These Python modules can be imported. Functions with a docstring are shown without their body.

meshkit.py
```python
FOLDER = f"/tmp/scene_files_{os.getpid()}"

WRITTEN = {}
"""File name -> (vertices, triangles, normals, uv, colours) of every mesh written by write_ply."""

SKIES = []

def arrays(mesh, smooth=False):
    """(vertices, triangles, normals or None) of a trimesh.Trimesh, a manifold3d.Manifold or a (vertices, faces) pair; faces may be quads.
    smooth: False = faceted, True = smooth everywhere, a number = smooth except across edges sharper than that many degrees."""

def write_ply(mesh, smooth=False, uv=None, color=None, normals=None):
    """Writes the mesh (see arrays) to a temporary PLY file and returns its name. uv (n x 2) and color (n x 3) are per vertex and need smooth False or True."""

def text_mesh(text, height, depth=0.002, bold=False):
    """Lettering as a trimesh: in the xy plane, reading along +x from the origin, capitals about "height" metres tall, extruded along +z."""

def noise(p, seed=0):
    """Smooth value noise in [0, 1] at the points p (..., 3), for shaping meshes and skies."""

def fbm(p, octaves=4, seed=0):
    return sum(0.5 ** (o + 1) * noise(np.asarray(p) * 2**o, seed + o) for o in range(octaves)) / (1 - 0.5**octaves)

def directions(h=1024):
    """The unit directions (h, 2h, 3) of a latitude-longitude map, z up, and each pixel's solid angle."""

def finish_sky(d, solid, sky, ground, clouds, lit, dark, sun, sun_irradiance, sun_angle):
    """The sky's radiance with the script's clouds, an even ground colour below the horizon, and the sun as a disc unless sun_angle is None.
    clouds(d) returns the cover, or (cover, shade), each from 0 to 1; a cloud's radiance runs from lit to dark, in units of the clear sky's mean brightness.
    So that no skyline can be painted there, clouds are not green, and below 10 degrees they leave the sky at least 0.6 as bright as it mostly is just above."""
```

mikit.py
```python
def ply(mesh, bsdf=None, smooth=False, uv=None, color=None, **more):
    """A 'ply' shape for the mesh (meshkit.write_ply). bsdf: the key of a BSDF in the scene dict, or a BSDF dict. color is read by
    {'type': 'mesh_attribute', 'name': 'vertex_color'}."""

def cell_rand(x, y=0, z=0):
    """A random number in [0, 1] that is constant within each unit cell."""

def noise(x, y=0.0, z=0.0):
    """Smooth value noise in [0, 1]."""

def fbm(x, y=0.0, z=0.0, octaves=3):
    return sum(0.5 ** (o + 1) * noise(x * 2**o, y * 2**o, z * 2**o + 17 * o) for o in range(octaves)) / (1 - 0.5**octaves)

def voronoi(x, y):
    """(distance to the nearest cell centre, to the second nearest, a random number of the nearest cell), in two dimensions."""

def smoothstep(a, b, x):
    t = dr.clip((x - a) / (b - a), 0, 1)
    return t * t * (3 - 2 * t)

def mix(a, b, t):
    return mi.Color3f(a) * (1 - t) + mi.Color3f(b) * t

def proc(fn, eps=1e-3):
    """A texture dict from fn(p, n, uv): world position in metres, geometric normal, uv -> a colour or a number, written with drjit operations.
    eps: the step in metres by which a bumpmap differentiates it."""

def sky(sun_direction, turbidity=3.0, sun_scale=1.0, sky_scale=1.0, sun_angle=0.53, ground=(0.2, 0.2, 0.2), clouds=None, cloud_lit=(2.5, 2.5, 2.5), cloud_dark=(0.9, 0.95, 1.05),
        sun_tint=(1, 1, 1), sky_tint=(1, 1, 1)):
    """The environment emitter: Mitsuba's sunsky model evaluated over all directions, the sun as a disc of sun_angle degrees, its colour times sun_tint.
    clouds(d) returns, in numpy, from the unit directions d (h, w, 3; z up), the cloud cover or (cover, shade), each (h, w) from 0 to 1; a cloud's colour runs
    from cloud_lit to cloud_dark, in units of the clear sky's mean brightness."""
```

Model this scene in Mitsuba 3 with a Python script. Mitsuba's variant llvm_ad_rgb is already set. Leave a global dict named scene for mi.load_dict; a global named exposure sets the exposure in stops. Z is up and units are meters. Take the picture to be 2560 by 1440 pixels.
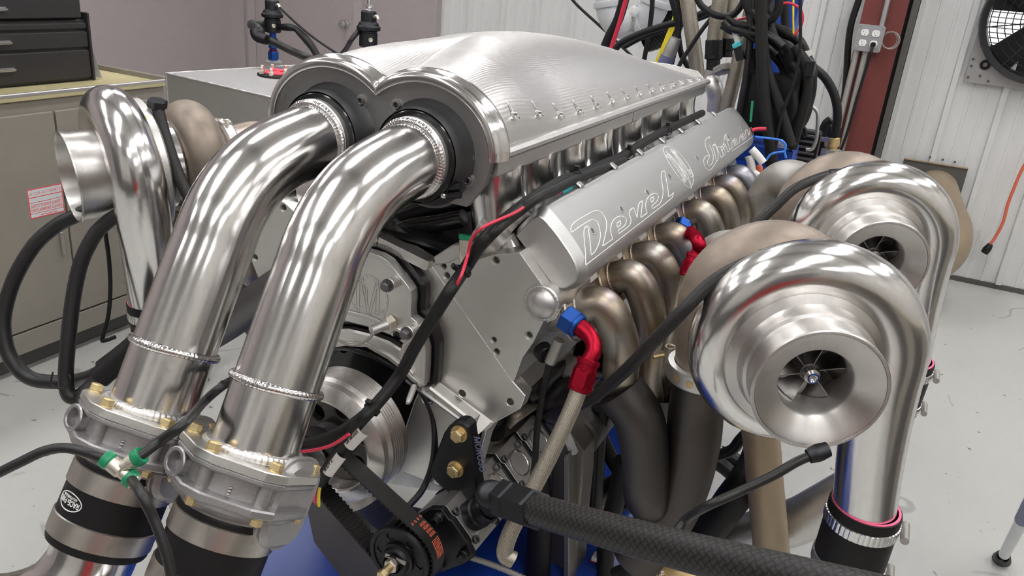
import math, random
import numpy as np, trimesh, mitsuba as mi, mikit, meshkit
from shapely.geometry import Polygon, Point, LineString, box as sbox
from shapely import affinity
from shapely.ops import unary_union
rng = random.Random(7)
T4 = mi.ScalarTransform4f
A = np.array
scene, labels = {}, {}

# ------------------------------------------------------------------ camera, lamps, exposure
exposure = 0.12
CAM = A([0.662, -0.93, 1.5])
VIEW = A([[0.895377, 0.437186, 0.084665], [0.234115, -0.300416, -0.924630], [-0.378801, 0.847714, -0.371337]])  # right, down, forward
scene['camera'] = {'type': 'perspective', 'fov': 2 * math.degrees(math.atan(1280 / 2000)), 'fov_axis': 'x', 'near_clip': 0.02, 'far_clip': 100,
                   'to_world': T4().look_at(origin=CAM.tolist(), target=(CAM + VIEW[2]).tolist(), up=(-VIEW[1]).tolist())}
CEIL = 3.3
LAMPS = [(x, y) for x in (-2.7, -0.75, 1.2, 3.0) for y in (-2.6, -0.9, 0.9, 2.7)]      # rows of twin-tube fittings running along the engine
LAMP_RADIANCE = [13.6, 13.5, 13.4]

# ------------------------------------------------------------------ helpers
def nrm(v):
    v = np.asarray(v, float)
    return v / (np.linalg.norm(v) + 1e-12)

def frame(z, x=None):
    """A rotation whose columns are x, y, z."""
    z = nrm(z)
    x = A([0, 0, 1.0]) if x is None and abs(z[2]) < .9 else (A([1.0, 0, 0]) if x is None else A(x, float))
    x = nrm(x - z * np.dot(x, z))
    return np.stack([x, np.cross(z, x), z], 1)

def mat4(R, o):
    M = np.eye(4); M[:3, :3] = R; M[:3, 3] = o
    return M

def move(mesh, R=None, o=(0, 0, 0)):
    v = np.asarray(mesh[0], float)
    if R is not None: v = v @ np.asarray(R).T
    return (v + A(o, float), *mesh[1:])

def join(*ms):
    vs, fs, us, n = [], [], [], 0
    uv = all(len(m) > 2 and m[2] is not None for m in ms)
    for m in ms:
        vs.append(np.asarray(m[0], float)); fs.append(np.asarray(m[1], int) + n); n += len(m[0])
        if uv: us.append(m[2])
    return (np.vstack(vs), np.vstack(fs), np.vstack(us) if uv else None)

def quads(n, m, wrap):
    i, j = np.meshgrid(np.arange(n - 1), np.arange(m if wrap else m - 1), indexing='ij')
    i, j = i.ravel(), j.ravel(); k = (j + 1) % m
    a, b, c, d = i * m + j, i * m + k, (i + 1) * m + k, (i + 1) * m + j
    return np.vstack([np.stack([a, b, c], 1), np.stack([a, c, d], 1)])

def loft(rings, wrap=False, caps=False, uv=None):
    """Rings (n, m, 3) joined by quads. Not wrapped: close the ring yourself by repeating its first point."""
    R = np.asarray(rings, float); n, m = R.shape[:2]
    v, f = R.reshape(-1, 3), quads(n, m, wrap)
    if uv is None:
        uv = np.stack(np.meshgrid(np.linspace(0, 1, n), np.linspace(0, 1, m), indexing='ij')[::-1], -1).reshape(-1, 2)
    if caps:
        for k, flip in ((0, True), (n - 1, False)):
            c = len(v); ring = R[k]
            v = np.vstack([v, ring, [ring.mean(0)]]); uv = np.vstack([uv, np.tile([[.5, .5]], (m + 1, 1)) + 1e-3 * np.arange(m + 1)[:, None] % .01])
            j = np.arange(m); t = np.stack([c + j, c + (j + 1) % m, np.full(m, c + m)], 1)
            f = np.vstack([f, t[:, ::-1] if flip else t])
    return (v, f, uv)

def spline(p, n=10):
    """Catmull-Rom through the points, n steps a span."""
    p = np.asarray(p, float)
    if len(p) < 3: return np.linspace(p[0], p[-1], max(2, n // 2))
    q = np.vstack([2 * p[0] - p[1], p, 2 * p[-1] - p[-2]]); out = []
    for i in range(1, len(q) - 2):
        t = np.linspace(0, 1, n, endpoint=False)[:, None]
        a, b, c, d = q[i - 1], q[i], q[i + 1], q[i + 2]
        out.append(.5 * (2 * b + (c - a) * t + (2 * a - 5 * b + 4 * c - d) * t ** 2 + (3 * b - a - 3 * c + d) * t ** 3))
    return np.vstack(out + [p[-1:]])

def tube(p, r, sides=20, n=8, curve=True, caps=True, rib=0):
    """A round tube along the points; r a number or one per point; uv (around 0-1, along in circumferences)."""
    p = np.asarray(p, float); r = np.broadcast_to(np.asarray(r, float), (len(p),))
    if curve and len(p) > 2:
        pr = spline(np.hstack([p, r[:, None]]), n); p, r = pr[:, :3], pr[:, 3]
    t = np.gradient(p, axis=0); t /= np.linalg.norm(t, axis=1, keepdims=True) + 1e-12
    x = frame(t[0])[:, 0]; fr = []
    for k in t:
        x = nrm(x - k * np.dot(x, k)); fr.append((x, np.cross(k, x)))
    a = np.linspace(0, 2 * np.pi, sides + 1)
    if rib: r = r * (1 + rib * (np.arange(len(r)) % 2))
    rings = [c + q * (np.cos(a)[:, None] * e + np.sin(a)[:, None] * g) for c, q, (e, g) in zip(p, r, fr)]
    L = np.concatenate([[0], np.cumsum(np.linalg.norm(np.diff(p, axis=0), axis=1))]) / (2 * np.pi * max(r.mean(), 1e-6))
    uv = np.stack([np.tile(a / (2 * np.pi), len(p)), np.repeat(L, sides + 1)], 1)
    v, f, uv = loft(rings, uv=uv)
    if caps:
        for k, s in ((0, -1), (len(p) - 1, 1)):
            c = len(v); ring = rings[k][:-1]
            v = np.vstack([v, ring, [p[k]]]); uv = np.vstack([uv, np.stack([np.cos(a[:-1]), np.sin(a[:-1])], 1) * .1 + .5, [[.5, .5]]])
            j = np.arange(sides); tr = np.stack([c + j, c + (j + 1) % sides, np.full(sides, c + sides)], 1)
            f = np.vstack([f, tr if s > 0 else tr[:, ::-1]])
    return (v, f, uv)

def lathe(prof, o=(0, 0, 0), axis=(0, 0, 1), n=64, x=None, a0=0, a1=360, crease=25, wob=None):
    """Turns a profile of (r, h) round the axis through o; edges sharper than crease are split so that uv and smooth normals go together."""
    prof = A(prof, float); R = frame(axis, x); ang = np.radians(np.linspace(a0, a1, n + 1))
    runs, cur = [], [prof[0]]
    for i in range(1, len(prof)):
        cur.append(prof[i])
        if i < len(prof) - 1:
            u, w = nrm(prof[i] - prof[i - 1]), nrm(prof[i + 1] - prof[i])
            if np.dot(u, w) < math.cos(math.radians(crease)): runs.append(cur); cur = [prof[i]]
    runs.append(cur); ms = []
    for run in runs:
        run = A(run); rr = run[:, :1]
        if wob is not None: rr = rr * (1 + wob(ang))[None]
        pts = np.stack([rr * np.cos(ang), rr * np.sin(ang), np.broadcast_to(run[:, 1:], (len(run), n + 1))], -1)
        L = np.concatenate([[0], np.cumsum(np.linalg.norm(np.diff(run, axis=0), axis=1))]) + run[0, 1]
        uv = np.stack([np.tile(ang / (2 * np.pi), len(run)), np.repeat(L / .1, n + 1)], 1)
        ms.append(loft(pts, uv=uv))
    return move(join(*ms), R, o)

def inset(ring, b):
    p = np.asarray(ring, float); a, c = np.roll(p, 1, 0), np.roll(p, -1, 0)
    u, w = p - a, c - p
    u /= np.linalg.norm(u, axis=1, keepdims=True) + 1e-12; w /= np.linalg.norm(w, axis=1, keepdims=True) + 1e-12
    nu, nw = np.stack([-u[:, 1], u[:, 0]], 1), np.stack([-w[:, 1], w[:, 0]], 1)
    m = nu + nw; m /= np.maximum((m * nu).sum(1, keepdims=True), .35)
    return p + b * m

def prism(poly, h, b=0.0, back=False):
    """A polygon (shapely, with holes) extruded along +z from 0 to h, the far edge (and, with back, the near one) chamfered by b."""
    if not isinstance(poly, Polygon) and not hasattr(poly, 'geoms'): poly = Polygon(poly)
    if hasattr(poly, 'geoms'): return join(*[prism(g, h, b, back) for g in poly.geoms if g.area > 1e-10])
    from shapely.geometry.polygon import orient
    poly = orient(poly)
    if b and len(poly.exterior.coords) > 40: poly = orient(poly.simplify(b * .12))
    loops = [A(poly.exterior.coords)[:-1]] + [A(i.coords)[:-1] for i in poly.interiors]
    for b in (b, b * .6, b * .3, 0.0):
        ins = [inset(l, b) if b else l for l in loops]; ms = []
        if not b or (Polygon(ins[0], ins[1:]).is_valid and Polygon(ins[0], ins[1:]).area > .2 * poly.area): break
    flat = lambda ls, z, flip: (lambda v, f: (np.c_[v, np.full(len(v), z)], f[:, ::-1] if flip else f))(*tri(ls))
    for l, i in zip(loops, ins):
        zs = [(i if back and b else l, 0.0)] + ([(l, b)] if back and b else []) + ([(l, h - b), (i, h)] if b else [(l, h)])
        for (p, z0), (q, z1) in zip(zs, zs[1:]):
            n = len(p); k = np.arange(n)
            v = np.vstack([np.c_[p, np.full(n, z0)], np.c_[q, np.full(n, z1)]])
            ms.append((v, np.vstack([np.stack([k, (k + 1) % n, n + (k + 1) % n], 1), np.stack([k, n + (k + 1) % n, n + k], 1)])))
    ms += [flat(ins, h, False), flat(ins if back else loops, 0.0, True)]
    return join(*ms)

def tri(loops):
    v, f = trimesh.creation.triangulate_polygon(Polygon(loops[0], loops[1:]), engine='earcut')
    v, f = A(v, float), A(f, int)
    a, b = v[f[:, 1]] - v[f[:, 0]], v[f[:, 2]] - v[f[:, 0]]; s = a[:, 0] * b[:, 1] - a[:, 1] * b[:, 0] < 0
    f[s] = f[s][:, ::-1]
    return v, f

def rrect(w, h, r=.002, n=5):
    r = min(r, w / 2.01, h / 2.01); p = []
    for cx, cy, a in ((w / 2 - r, h / 2 - r, 0), (-w / 2 + r, h / 2 - r, 90), (-w / 2 + r, -h / 2 + r, 180), (w / 2 - r, -h / 2 + r, 270)):
        for k in range(n): t = math.radians(a + 90 * k / (n - 1)); p.append((cx + r * math.cos(t), cy + r * math.sin(t)))
    return p

def bx(lo, hi, b=.002):
    """A box with chamfered edges between two corners."""
    lo, hi = A(lo, float), A(hi, float); d = hi - lo; b = min(b, d.min() / 2.5)
    m = prism(inset(rrect(d[0], d[1], 1e-6, 2)[::2] if False else [(d[0]/2, d[1]/2), (-d[0]/2, d[1]/2), (-d[0]/2, -d[1]/2), (d[0]/2, -d[1]/2)], 0.0), d[2], b, True)
    return move(m, None, ((lo + hi) / 2)[:3] - A([0, 0, d[2] / 2]))

def obox(c, size, R=None, b=.002):
    s = A(size) / 2
    return move(bx(-s, s, b), R, c)

def bar(p, q, w, h, up=(0, 0, 1), b=.002):
    """A rectangular bar from p to q, w across and h along up."""
    p, q = A(p, float), A(q, float); R = frame(q - p, up)
    return move(bx((-h / 2, -w / 2, 0), (h / 2, w / 2, np.linalg.norm(q - p)), b), R, p)

def plate(p3, t, b=.001, n=None):
    """A flat plate from a closed loop of 3D points, t thick along its normal n."""
    p3 = A(p3, float); o = p3.mean(0)
    if n is None: n = nrm(np.linalg.svd(p3 - o)[2][2])
    R = frame(n, p3[1] - p3[0]); q = (p3 - o) @ R
    return move(prism(Polygon(q[:, :2]), t, b), R, o)

def hexpoly(af, n=6): return [(af / 2 / math.cos(math.pi / n) * math.cos(2 * math.pi * k / n), af / 2 / math.cos(math.pi / n) * math.sin(2 * math.pi * k / n)) for k in range(n)]

def hexnut(af, h, n=6, b=None): return prism(Polygon(hexpoly(af, n)), h, b or af * .06, True)

def hexbolt(af, h, washer=1.25):
    """Hex head on a flange washer, standing on z = 0."""
    return join(lathe([(0, h * .25), (af * washer / 2, h * .25), (af * washer / 2, 0)][::-1], n=24)[:2], move(hexnut(af, h), None, (0, 0, h * .2)), lathe([(0, h * 1.25), (af * .36, h * 1.25), (af * .42, h * 1.18)][::-1], n=18)[:2])

def socket(r, h):
    """Socket head cap screw with a hexagonal recess."""
    p = Polygon(Point(0, 0).buffer(r, 10).exterior.coords, [hexpoly(r * 1.05)])
    return join(prism(p, h, r * .12), move(prism(Polygon(hexpoly(r * 1.05)), h * .3), None, (0, 0, 0)))

def blob(c, r, scale=(1, 1, 1), R=None, sub=3):
    m = trimesh.creation.icosphere(subdivisions=sub, radius=1.0)
    return move((A(m.vertices) * A(scale) * r, A(m.faces)), R, c)

def weld(p, closed=True, r=.003, pitch=.004, seed=0):
    """A weld bead: overlapping ripples along a path."""
    p = np.asarray(p, float)
    if closed: p = np.vstack([p, p[:1]])
    L = np.concatenate([[0], np.cumsum(np.linalg.norm(np.diff(p, axis=0), axis=1))]); n = max(8, int(L[-1] / pitch * 5))
    s = np.linspace(0, L[-1], n); q = np.stack([np.interp(s, L, p[:, k]) for k in range(3)], 1)
    ph = (s / pitch) % 1; w = 1 + .15 * np.sin(s * 91 + seed) * np.sin(s * 37)
    return tube(q, r * w * (.88 + .16 * np.sqrt(np.clip(1 - ph, 0, 1))), 9, curve=False, caps=not closed)

def circle(o, axis, r, n=64, x=None):
    R = frame(axis, x); a = np.linspace(0, 2 * np.pi, n, endpoint=False)
    return A(o) + r * (np.cos(a)[:, None] * R[:, 0] + np.sin(a)[:, None] * R[:, 1])

def poly_of(text, h, bold=False, shear=0):
    """The outline of lettering as a shapely shape."""
    m = meshkit.text_mesh(text, h, .001, bold); v, f = A(m.vertices), A(m.faces)
    low = (v[f][:, :, 2] < 1e-6).all(1)
    s = unary_union([Polygon(t[:, :2]).buffer(1e-7) for t in v[f][low]])
    return affinity.affine_transform(s, [1, shear, 0, 1, 0, 0]) if shear else s

def letters(text, h, o, x, z, depth=.0006, bold=False, centre=True):
    """Raised flat lettering, reading along x, facing z, its middle at o."""
    m = meshkit.text_mesh(text, h, depth, bold); v = A(m.vertices)
    if centre: v = v - [v[:, 0].mean() * 0 + (v[:, 0].min() + v[:, 0].max()) / 2, h / 2, 0]
    R = frame(z, x)
    return move((v, A(m.faces)), R, o)

def add(key, mesh, mat, smooth=30, uv=False, **k):
    if isinstance(mesh, dict): scene[key] = mesh; return key
    if uv: scene[key] = mikit.ply((mesh[0], mesh[1]), mat, smooth=True, uv=mesh[2], **k)
    else: scene[key] = mikit.ply((mesh[0], mesh[1]), mat, smooth=smooth, **k)
    return key

used = {}
def free(key):
    n = used.get(key, -1) + 1; used[key] = n
    return key if n == 0 else f'{key}_{n:03d}'

def thing(name, label, cat, group=None):
    key = free(name); labels[key] = {'label': label, 'category': cat}
    if group: labels[key]['group'] = group
    return key

def part(t, name, mesh, mat, smooth=30, uv=False, label=None, kind=None):
    key = free(f'{t}__{name}'); add(key, mesh, mat, smooth, uv)
    if label or kind: labels[key] = {k: v for k, v in (('label', label), ('kind', kind)) if v}
    return key

def solo(name, label, cat, mesh, mat, smooth=30, uv=False, group=None, kind=None):
    key = thing(name, label, cat, group)
    if kind: labels[key]['kind'] = kind
    return add(key, mesh, mat, smooth, uv)

def struct(name, mesh, mat, smooth=30, label=None):
    labels[name] = {'kind': 'structure'}; used[name] = 0
    if label: labels[name]['label'] = label
    return add(name, mesh, mat, smooth)

def stamp(mesh, mat, smooth=30):
    """A shape dict to be placed many times."""
    return mikit.ply((mesh[0], mesh[1]), mat, smooth=smooth)

def put(t, name, ply, R, o, s=1.0, label=None):
    key = free(f'{t}__{name}'); scene[key] = {**ply, 'to_world': T4(mat4(np.asarray(R) * s, o).tolist())}
    if label: labels[key] = {'label': label}
    return key

# ------------------------------------------------------------------ materials
def rgb(c): return {'type': 'rgb', 'value': [float(x) for x in c]}
def mat(name, base, rough=.5, metal=0., spec=.5, two=True, **k):
    b = {'type': 'principled', 'base_color': base if isinstance(base, dict) else rgb(base), 'roughness': rough, 'metallic': metal, 'specular': spec, **k}
    scene[name] = {'type': 'twosided', 'bsdf': b} if two else b
    return name
def metal(name, c, a, b=None, bump=None, scale=1.0):
    m = {'type': 'roughconductor', 'material': 'none', 'distribution': 'ggx', 'specular_reflectance': c if isinstance(c, dict) else rgb(c)}
    m.update({'alpha': a} if b is None else {'alpha_u': a, 'alpha_v': b})
    if bump: m = {'type': 'bumpmap', 'arbitrary': bump, 'scale': scale, 'bsdf': m}
    scene[name] = {'type': 'twosided', 'bsdf': m}
    return name
noise, fbm, voronoi, mix, sst = mikit.noise, mikit.fbm, mikit.voronoi, mikit.mix, mikit.smoothstep
import drjit as dr

metal('polished', (.80, .785, .775), .035)
metal('chrome', (.80, .79, .78), .03)
metal('satin', (.70, .685, .67), .2)
metal('turned', (.72, .695, .67), .10, .30)          # lathe-turned: rough across the grooves, fine along them
metal('billet', (.72, .71, .68), .17, bump=mikit.proc(lambda p, n, uv: fbm(p.x * 13, p.y * 13, p.z * 13) + .02 * noise(p.x * 60, p.y * 60, p.z * 900), eps=1e-3), scale=.0009)
metal('plate_grey', (.34, .335, .335), .3)
metal('collar_dark', (.13, .13, .135), .28)
metal('dull_steel', (.52, .50, .47), .34)
metal('dark_steel', (.20, .195, .20), .30)
metal('blacksteel', (.17, .165, .165), .22)
metal('zinc_gold', (.78, .62, .34), .22)
metal('brass', (.80, .58, .30), .25)
metal('nickel', (.78, .72, .63), .18)
metal('red_anod', (.36, .012, .03), .17)
metal('blue_anod', (.035, .11, .42), .22)
metal('black_anod', (.055, .055, .06), .24)
mat('cast_alu', mikit.proc(lambda p, n, uv: mix((.37, .36, .365), (.45, .44, .44), fbm(p.x * 420, p.y * 420, p.z * 420))), .42, .85)
mat('rubber', (.008, .0075, .008), .5, spec=.3)
mat('hose_rubber', (.016, .0155, .016), .4, spec=.4)
mat('loom', (.010, .0098, .010), .5, spec=.3)
mat('black_plastic', (.010, .010, .011), .35, spec=.35)
mat('black_gloss', (.012, .012, .013), .16)
mat('red_wire', (.62, .03, .07), .4)
mat('pink_liner', (.72, .10, .22), .5)
mat('yellow', (.85, .68, .03), .4)
mat('orange_cord', (.62, .14, .08), .45)
mat('blue_paint', mikit.proc(lambda p, n, uv: mix((.007, .038, .25), (.012, .052, .32), fbm(p.x * 9, p.y * 9, p.z * 9))), .3)
mat('blue_wire', (.05, .22, .75), .4)
mat('green', (.01, .22, .10), .35)
mat('teal', (.06, .45, .50), .35)
mat('white_plastic', (.78, .78, .77), .4)
mat('paper', (.80, .80, .79), .7)
mat('ink', (.03, .03, .035), .6)
mat('label_grey', (.62, .64, .65), .6)
mat('wall_white', mikit.proc(lambda p, n, uv: mix((.60, .605, .60), (.645, .645, .64), fbm(p.x * .8, p.y * .8, p.z * .8))), .5)
mat('ceiling_white', (.62, .61, .60), .7)
mat('red_gloss', (.42, .02, .025), .25)
mat('wall_beige', (.46, .445, .42), .6)
mat('door_dark', (.10, .095, .095), .5)
mat('mauve', mikit.proc(lambda p, n, uv: mix((.36, .315, .32), (.39, .34, .345), fbm(p.x * 40, p.y * 40, p.z * 40))), .5)
mat('mauve_trim', (.40, .355, .365), .45)
mat('red_iron', mikit.proc(lambda p, n, uv: mix((.13, .028, .024), (.17, .036, .03), fbm(p.x * 7, p.y * 7, p.z * 3))), .5)
metal('band_steel', (.60, .565, .52), .13)
metal('blade_steel', (.42, .415, .41), .16)
metal('mount_steel', (.30, .285, .265), .3)
mat('galv', (.50, .50, .50), .4, .8)
mat('dark_plate', (.10, .095, .09), .5, .3)
mat('pvc_grey', (.52, .53, .54), .45)
mat('cab_tan', mikit.proc(lambda p, n, uv: mix((.235, .215, .18), mix((.27, .245, .21), (.25, .13, .05), .85 * sst(.70, .80, fbm(p.y * 9, p.z * 5, 3.3)) * sst(.42, .2, p.z)), fbm(p.x * 5, p.y * 5, p.z * 5))), .42)
mat('counter', mikit.proc(lambda p, n, uv: mix((.42, .37, .20), (.56, .50, .30), fbm(p.x * 5, p.y * 5, 1.0))), .35)
mat('toolbox_black', (.028, .026, .027), .4)
mat('sticker_red', (.70, .09, .10), .5)
mat('glow_red', (.85, .06, .10), .4)
mat('foot_rubber', (.05, .05, .052), .7)
mat('tape_white', (.70, .69, .66), .7)

def floor_fn(p, n, uv):
    base = mix((.44, .445, .425), (.49, .49, .47), fbm(p.x * 1.7, p.y * 1.7, 0.3))
    d, _, k = voronoi(p.x * 7, p.y * 7)
    d2, _, k2 = voronoi(p.x * 23 + noise(p.x * 60, p.y * 60) * .6, p.y * 23)
    chip = sst(.10, .06, d + .10 * noise(p.x * 150, p.y * 220)) * sst(.62, .66, k) + sst(.09, .05, d2 + .07 * noise(p.x * 300, p.y * 300)) * sst(.86, .88, k2)
    scratch = sst(.016, .004, dr.abs(noise(p.x * 3.1, p.y * 3.1, 4.0) - .5 + .02 * noise(p.x * 40, p.y * 40))) * sst(.60, .7, noise(p.x * 8, p.y * 8, 9.0)) * .4
    return mix(base, (.16, .15, .14), dr.clip(chip + scratch, 0, 1))
mat('floor_epoxy', mikit.proc(floor_fn), .28)

def header_fn(p, n, uv):
    # heat tint: straw, bronze, purple and blue bands drifting over bare stainless
    t = fbm(p.x * 11, p.y * 11 + 3, p.z * 11) + .35 * (noise(p.x * 4, p.y * 4, p.z * 4) - .5)
    c = mix((.43, .40, .365), (.38, .32, .25), sst(.30, .52, t))
    c = mix(c, (.37, .31, .31), sst(.52, .60, t))
    return mix(c, (.34, .36, .42), sst(.60, .72, t))
metal('header_tint', mikit.proc(header_fn), .16)
def burnt_fn(p, n, uv):
    t = fbm(p.x * 8, p.y * 8, p.z * 8)
    return mix(mix((.085, .082, .082), (.14, .132, .128), t), (.125, .10, .08), sst(.5, .75, fbm(p.x * 3, p.y * 3, p.z * 3 + 5)))
metal('burnt_pipe', mikit.proc(burnt_fn), .24)
mat('cast_iron', mikit.proc(lambda p, n, uv: mix((.225, .185, .155), (.30, .245, .20), fbm(p.x * 60, p.y * 60, p.z * 60))), .48, .55)
mat('rusty_pipe', mikit.proc(lambda p, n, uv: mix((.30, .24, .17), (.40, .31, .21), fbm(p.x * 9, p.y * 9, p.z * 9))), .45, .4)

def braid(u, v, k):
    a, b = u * k + v * k, u * k - v * k
    ia, ib = dr.floor(a), dr.floor(b)
    odd = dr.abs((ia + ib) - 2 * dr.floor((ia + ib) / 2))
    fa, fb = a - ia - .5, b - ib - .5
    w = dr.select(odd > .5, fa, fb)
    return dr.clip(1 - 4 * w * w, 0, 1)
metal('steel_braid', mikit.proc(lambda p, n, uv: mix((.10, .09, .075), (.62, .56, .47), braid(uv.x, uv.y, 22.0))), .3)
mat('black_braid', mikit.proc(lambda p, n, uv: mix((.003, .003, .003), (.026, .024, .024), braid(uv.x, uv.y, 13.0))), .42, spec=.3)

def plenum_bump(p, n, uv): return .5 + .5 * dr.sin(p.x * 2 * math.pi / .0036)
metal('milled', (.74, .725, .71), .18, bump=mikit.proc(plenum_bump, eps=2e-4), scale=.00016)


# ------------------------------------------------------------------ the room
WY = 4.27
struct('floor', bx((-4.6, -3.6, -.1), (3.9, WY + .12, 0), .001), 'floor_epoxy', label='light grey painted concrete floor with dark chips')
struct('ceiling', bx((-4.6, -3.6, CEIL), (3.9, WY + .12, CEIL + .1), .001), 'ceiling_white')
for k, by in enumerate((-3.0, -1.75, 0.0, 1.8, 3.4)):
    part('ceiling', 'beam', bx((-4.5, by - .07, CEIL - .20), (3.8, by + .07, CEIL - .001), .004), 'door_dark', label='dark steel roof beam')
struct('wall_left', bx((-4.42, -3.6, 0), (-4.32, WY, CEIL), .001), 'mauve')
struct('wall_front', bx((-4.6, -3.7, 0), (3.9, -3.6, CEIL), .001), 'wall_beige')
struct('wall_right', bx((3.8, -3.6, 0), (3.9, WY, CEIL), .001), 'wall_beige')
struct('door_2', bx((-3.4, -3.6, 0), (-1.2, -3.57, 2.6), .003), 'door_dark')
struct('door_3', bx((1.2, -3.6, 0), (3.0, -3.57, 2.4), .003), 'door_dark')
struct('wall_back', bx((-2.6, WY + .02, 0), (3.9, WY + .12, CEIL), .001), 'wall_white', label='white ribbed metal wall panels')
# ribbed sheet panels: each one metre-wide sheet with a tall rib at its lap and low ribs between
def rib_sheet(x0, w):
    pr = [(0, 0), (.004, .022), (.030, .022), (.040, .0), (.1, 0), (.103, .004), (.118, .004), (.121, 0), (.18, 0), (.183, .004), (.198, .004), (.201, 0), (w, 0)]
    ring = [[(x0 + a, WY - b, z) for a, b in pr] for z in (.03, CEIL)]
    return loft(ring)
RIBS = [-2.44 + .2565 * k for k in range(0, 24)]
for k, x0 in enumerate(RIBS):
    part('wall_back', 'panel', rib_sheet(x0, .2555), 'wall_white', 20)
struct('baseboard_back', bx((-2.44, WY - .01, 0), (3.8, WY + .03, .03), .002), 'dark_plate')
# the mauve partition with its door stands just in front of the ribbed wall
DY = 4.2
struct('wall_partition', bx((-4.32, DY, 0), (-2.401, DY + .06, CEIL), .001), 'mauve', label='mauve painted partition')
struct('door_1', bx((-3.06 - .98, DY - .022, .01), (-3.06 - .04, DY, 2.1), .003), 'mauve', label='mauve painted door leaf')
for a, b in ((-3.06 - 1.06, -3.06 - .985), (-3.06 - .035, -3.06 + .04)):
    part('door_1', 'jamb', bx((a, DY - .03, 0), (b, DY, 2.15), .004), 'mauve_trim')
part('door_1', 'knob', lathe([(0, .0), (.03, .0), (.03, .006), (.012, .012), (.011, .035), (.026, .045), (.029, .058), (.024, .068), (0, .07)][::-1], (-3.165, DY - .022, 1.0), (0, -1, 0), 28), 'dull_steel', label='round steel door knob')
struct('trim_1', bx((-4.32, DY - .012, 0), (-4.17, DY, CEIL), .003), 'mauve_trim')
struct('trim_2', bx((-2.44, DY - .006, 0), (-2.401, DY + .065, CEIL), .003), 'mauve')

for k, (lx, ly) in enumerate(LAMPS):
    t = thing('ceiling_light', 'white fluorescent ceiling fitting above the workshop', 'light', 'fluorescent ceiling fittings')
    part(t, 'housing', bx((lx - .20, ly - .63, CEIL - .08), (lx + .20, ly + .63, CEIL - .002), .006), 'white_plastic')
    key = part(t, 'diffuser', bx((lx - .17, ly - .60, CEIL - .088), (lx + .17, ly + .60, CEIL - .0805), .002), 'white_plastic')
    scene[key]['emitter'] = {'type': 'area', 'radiance': rgb(LAMP_RADIANCE)}

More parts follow.
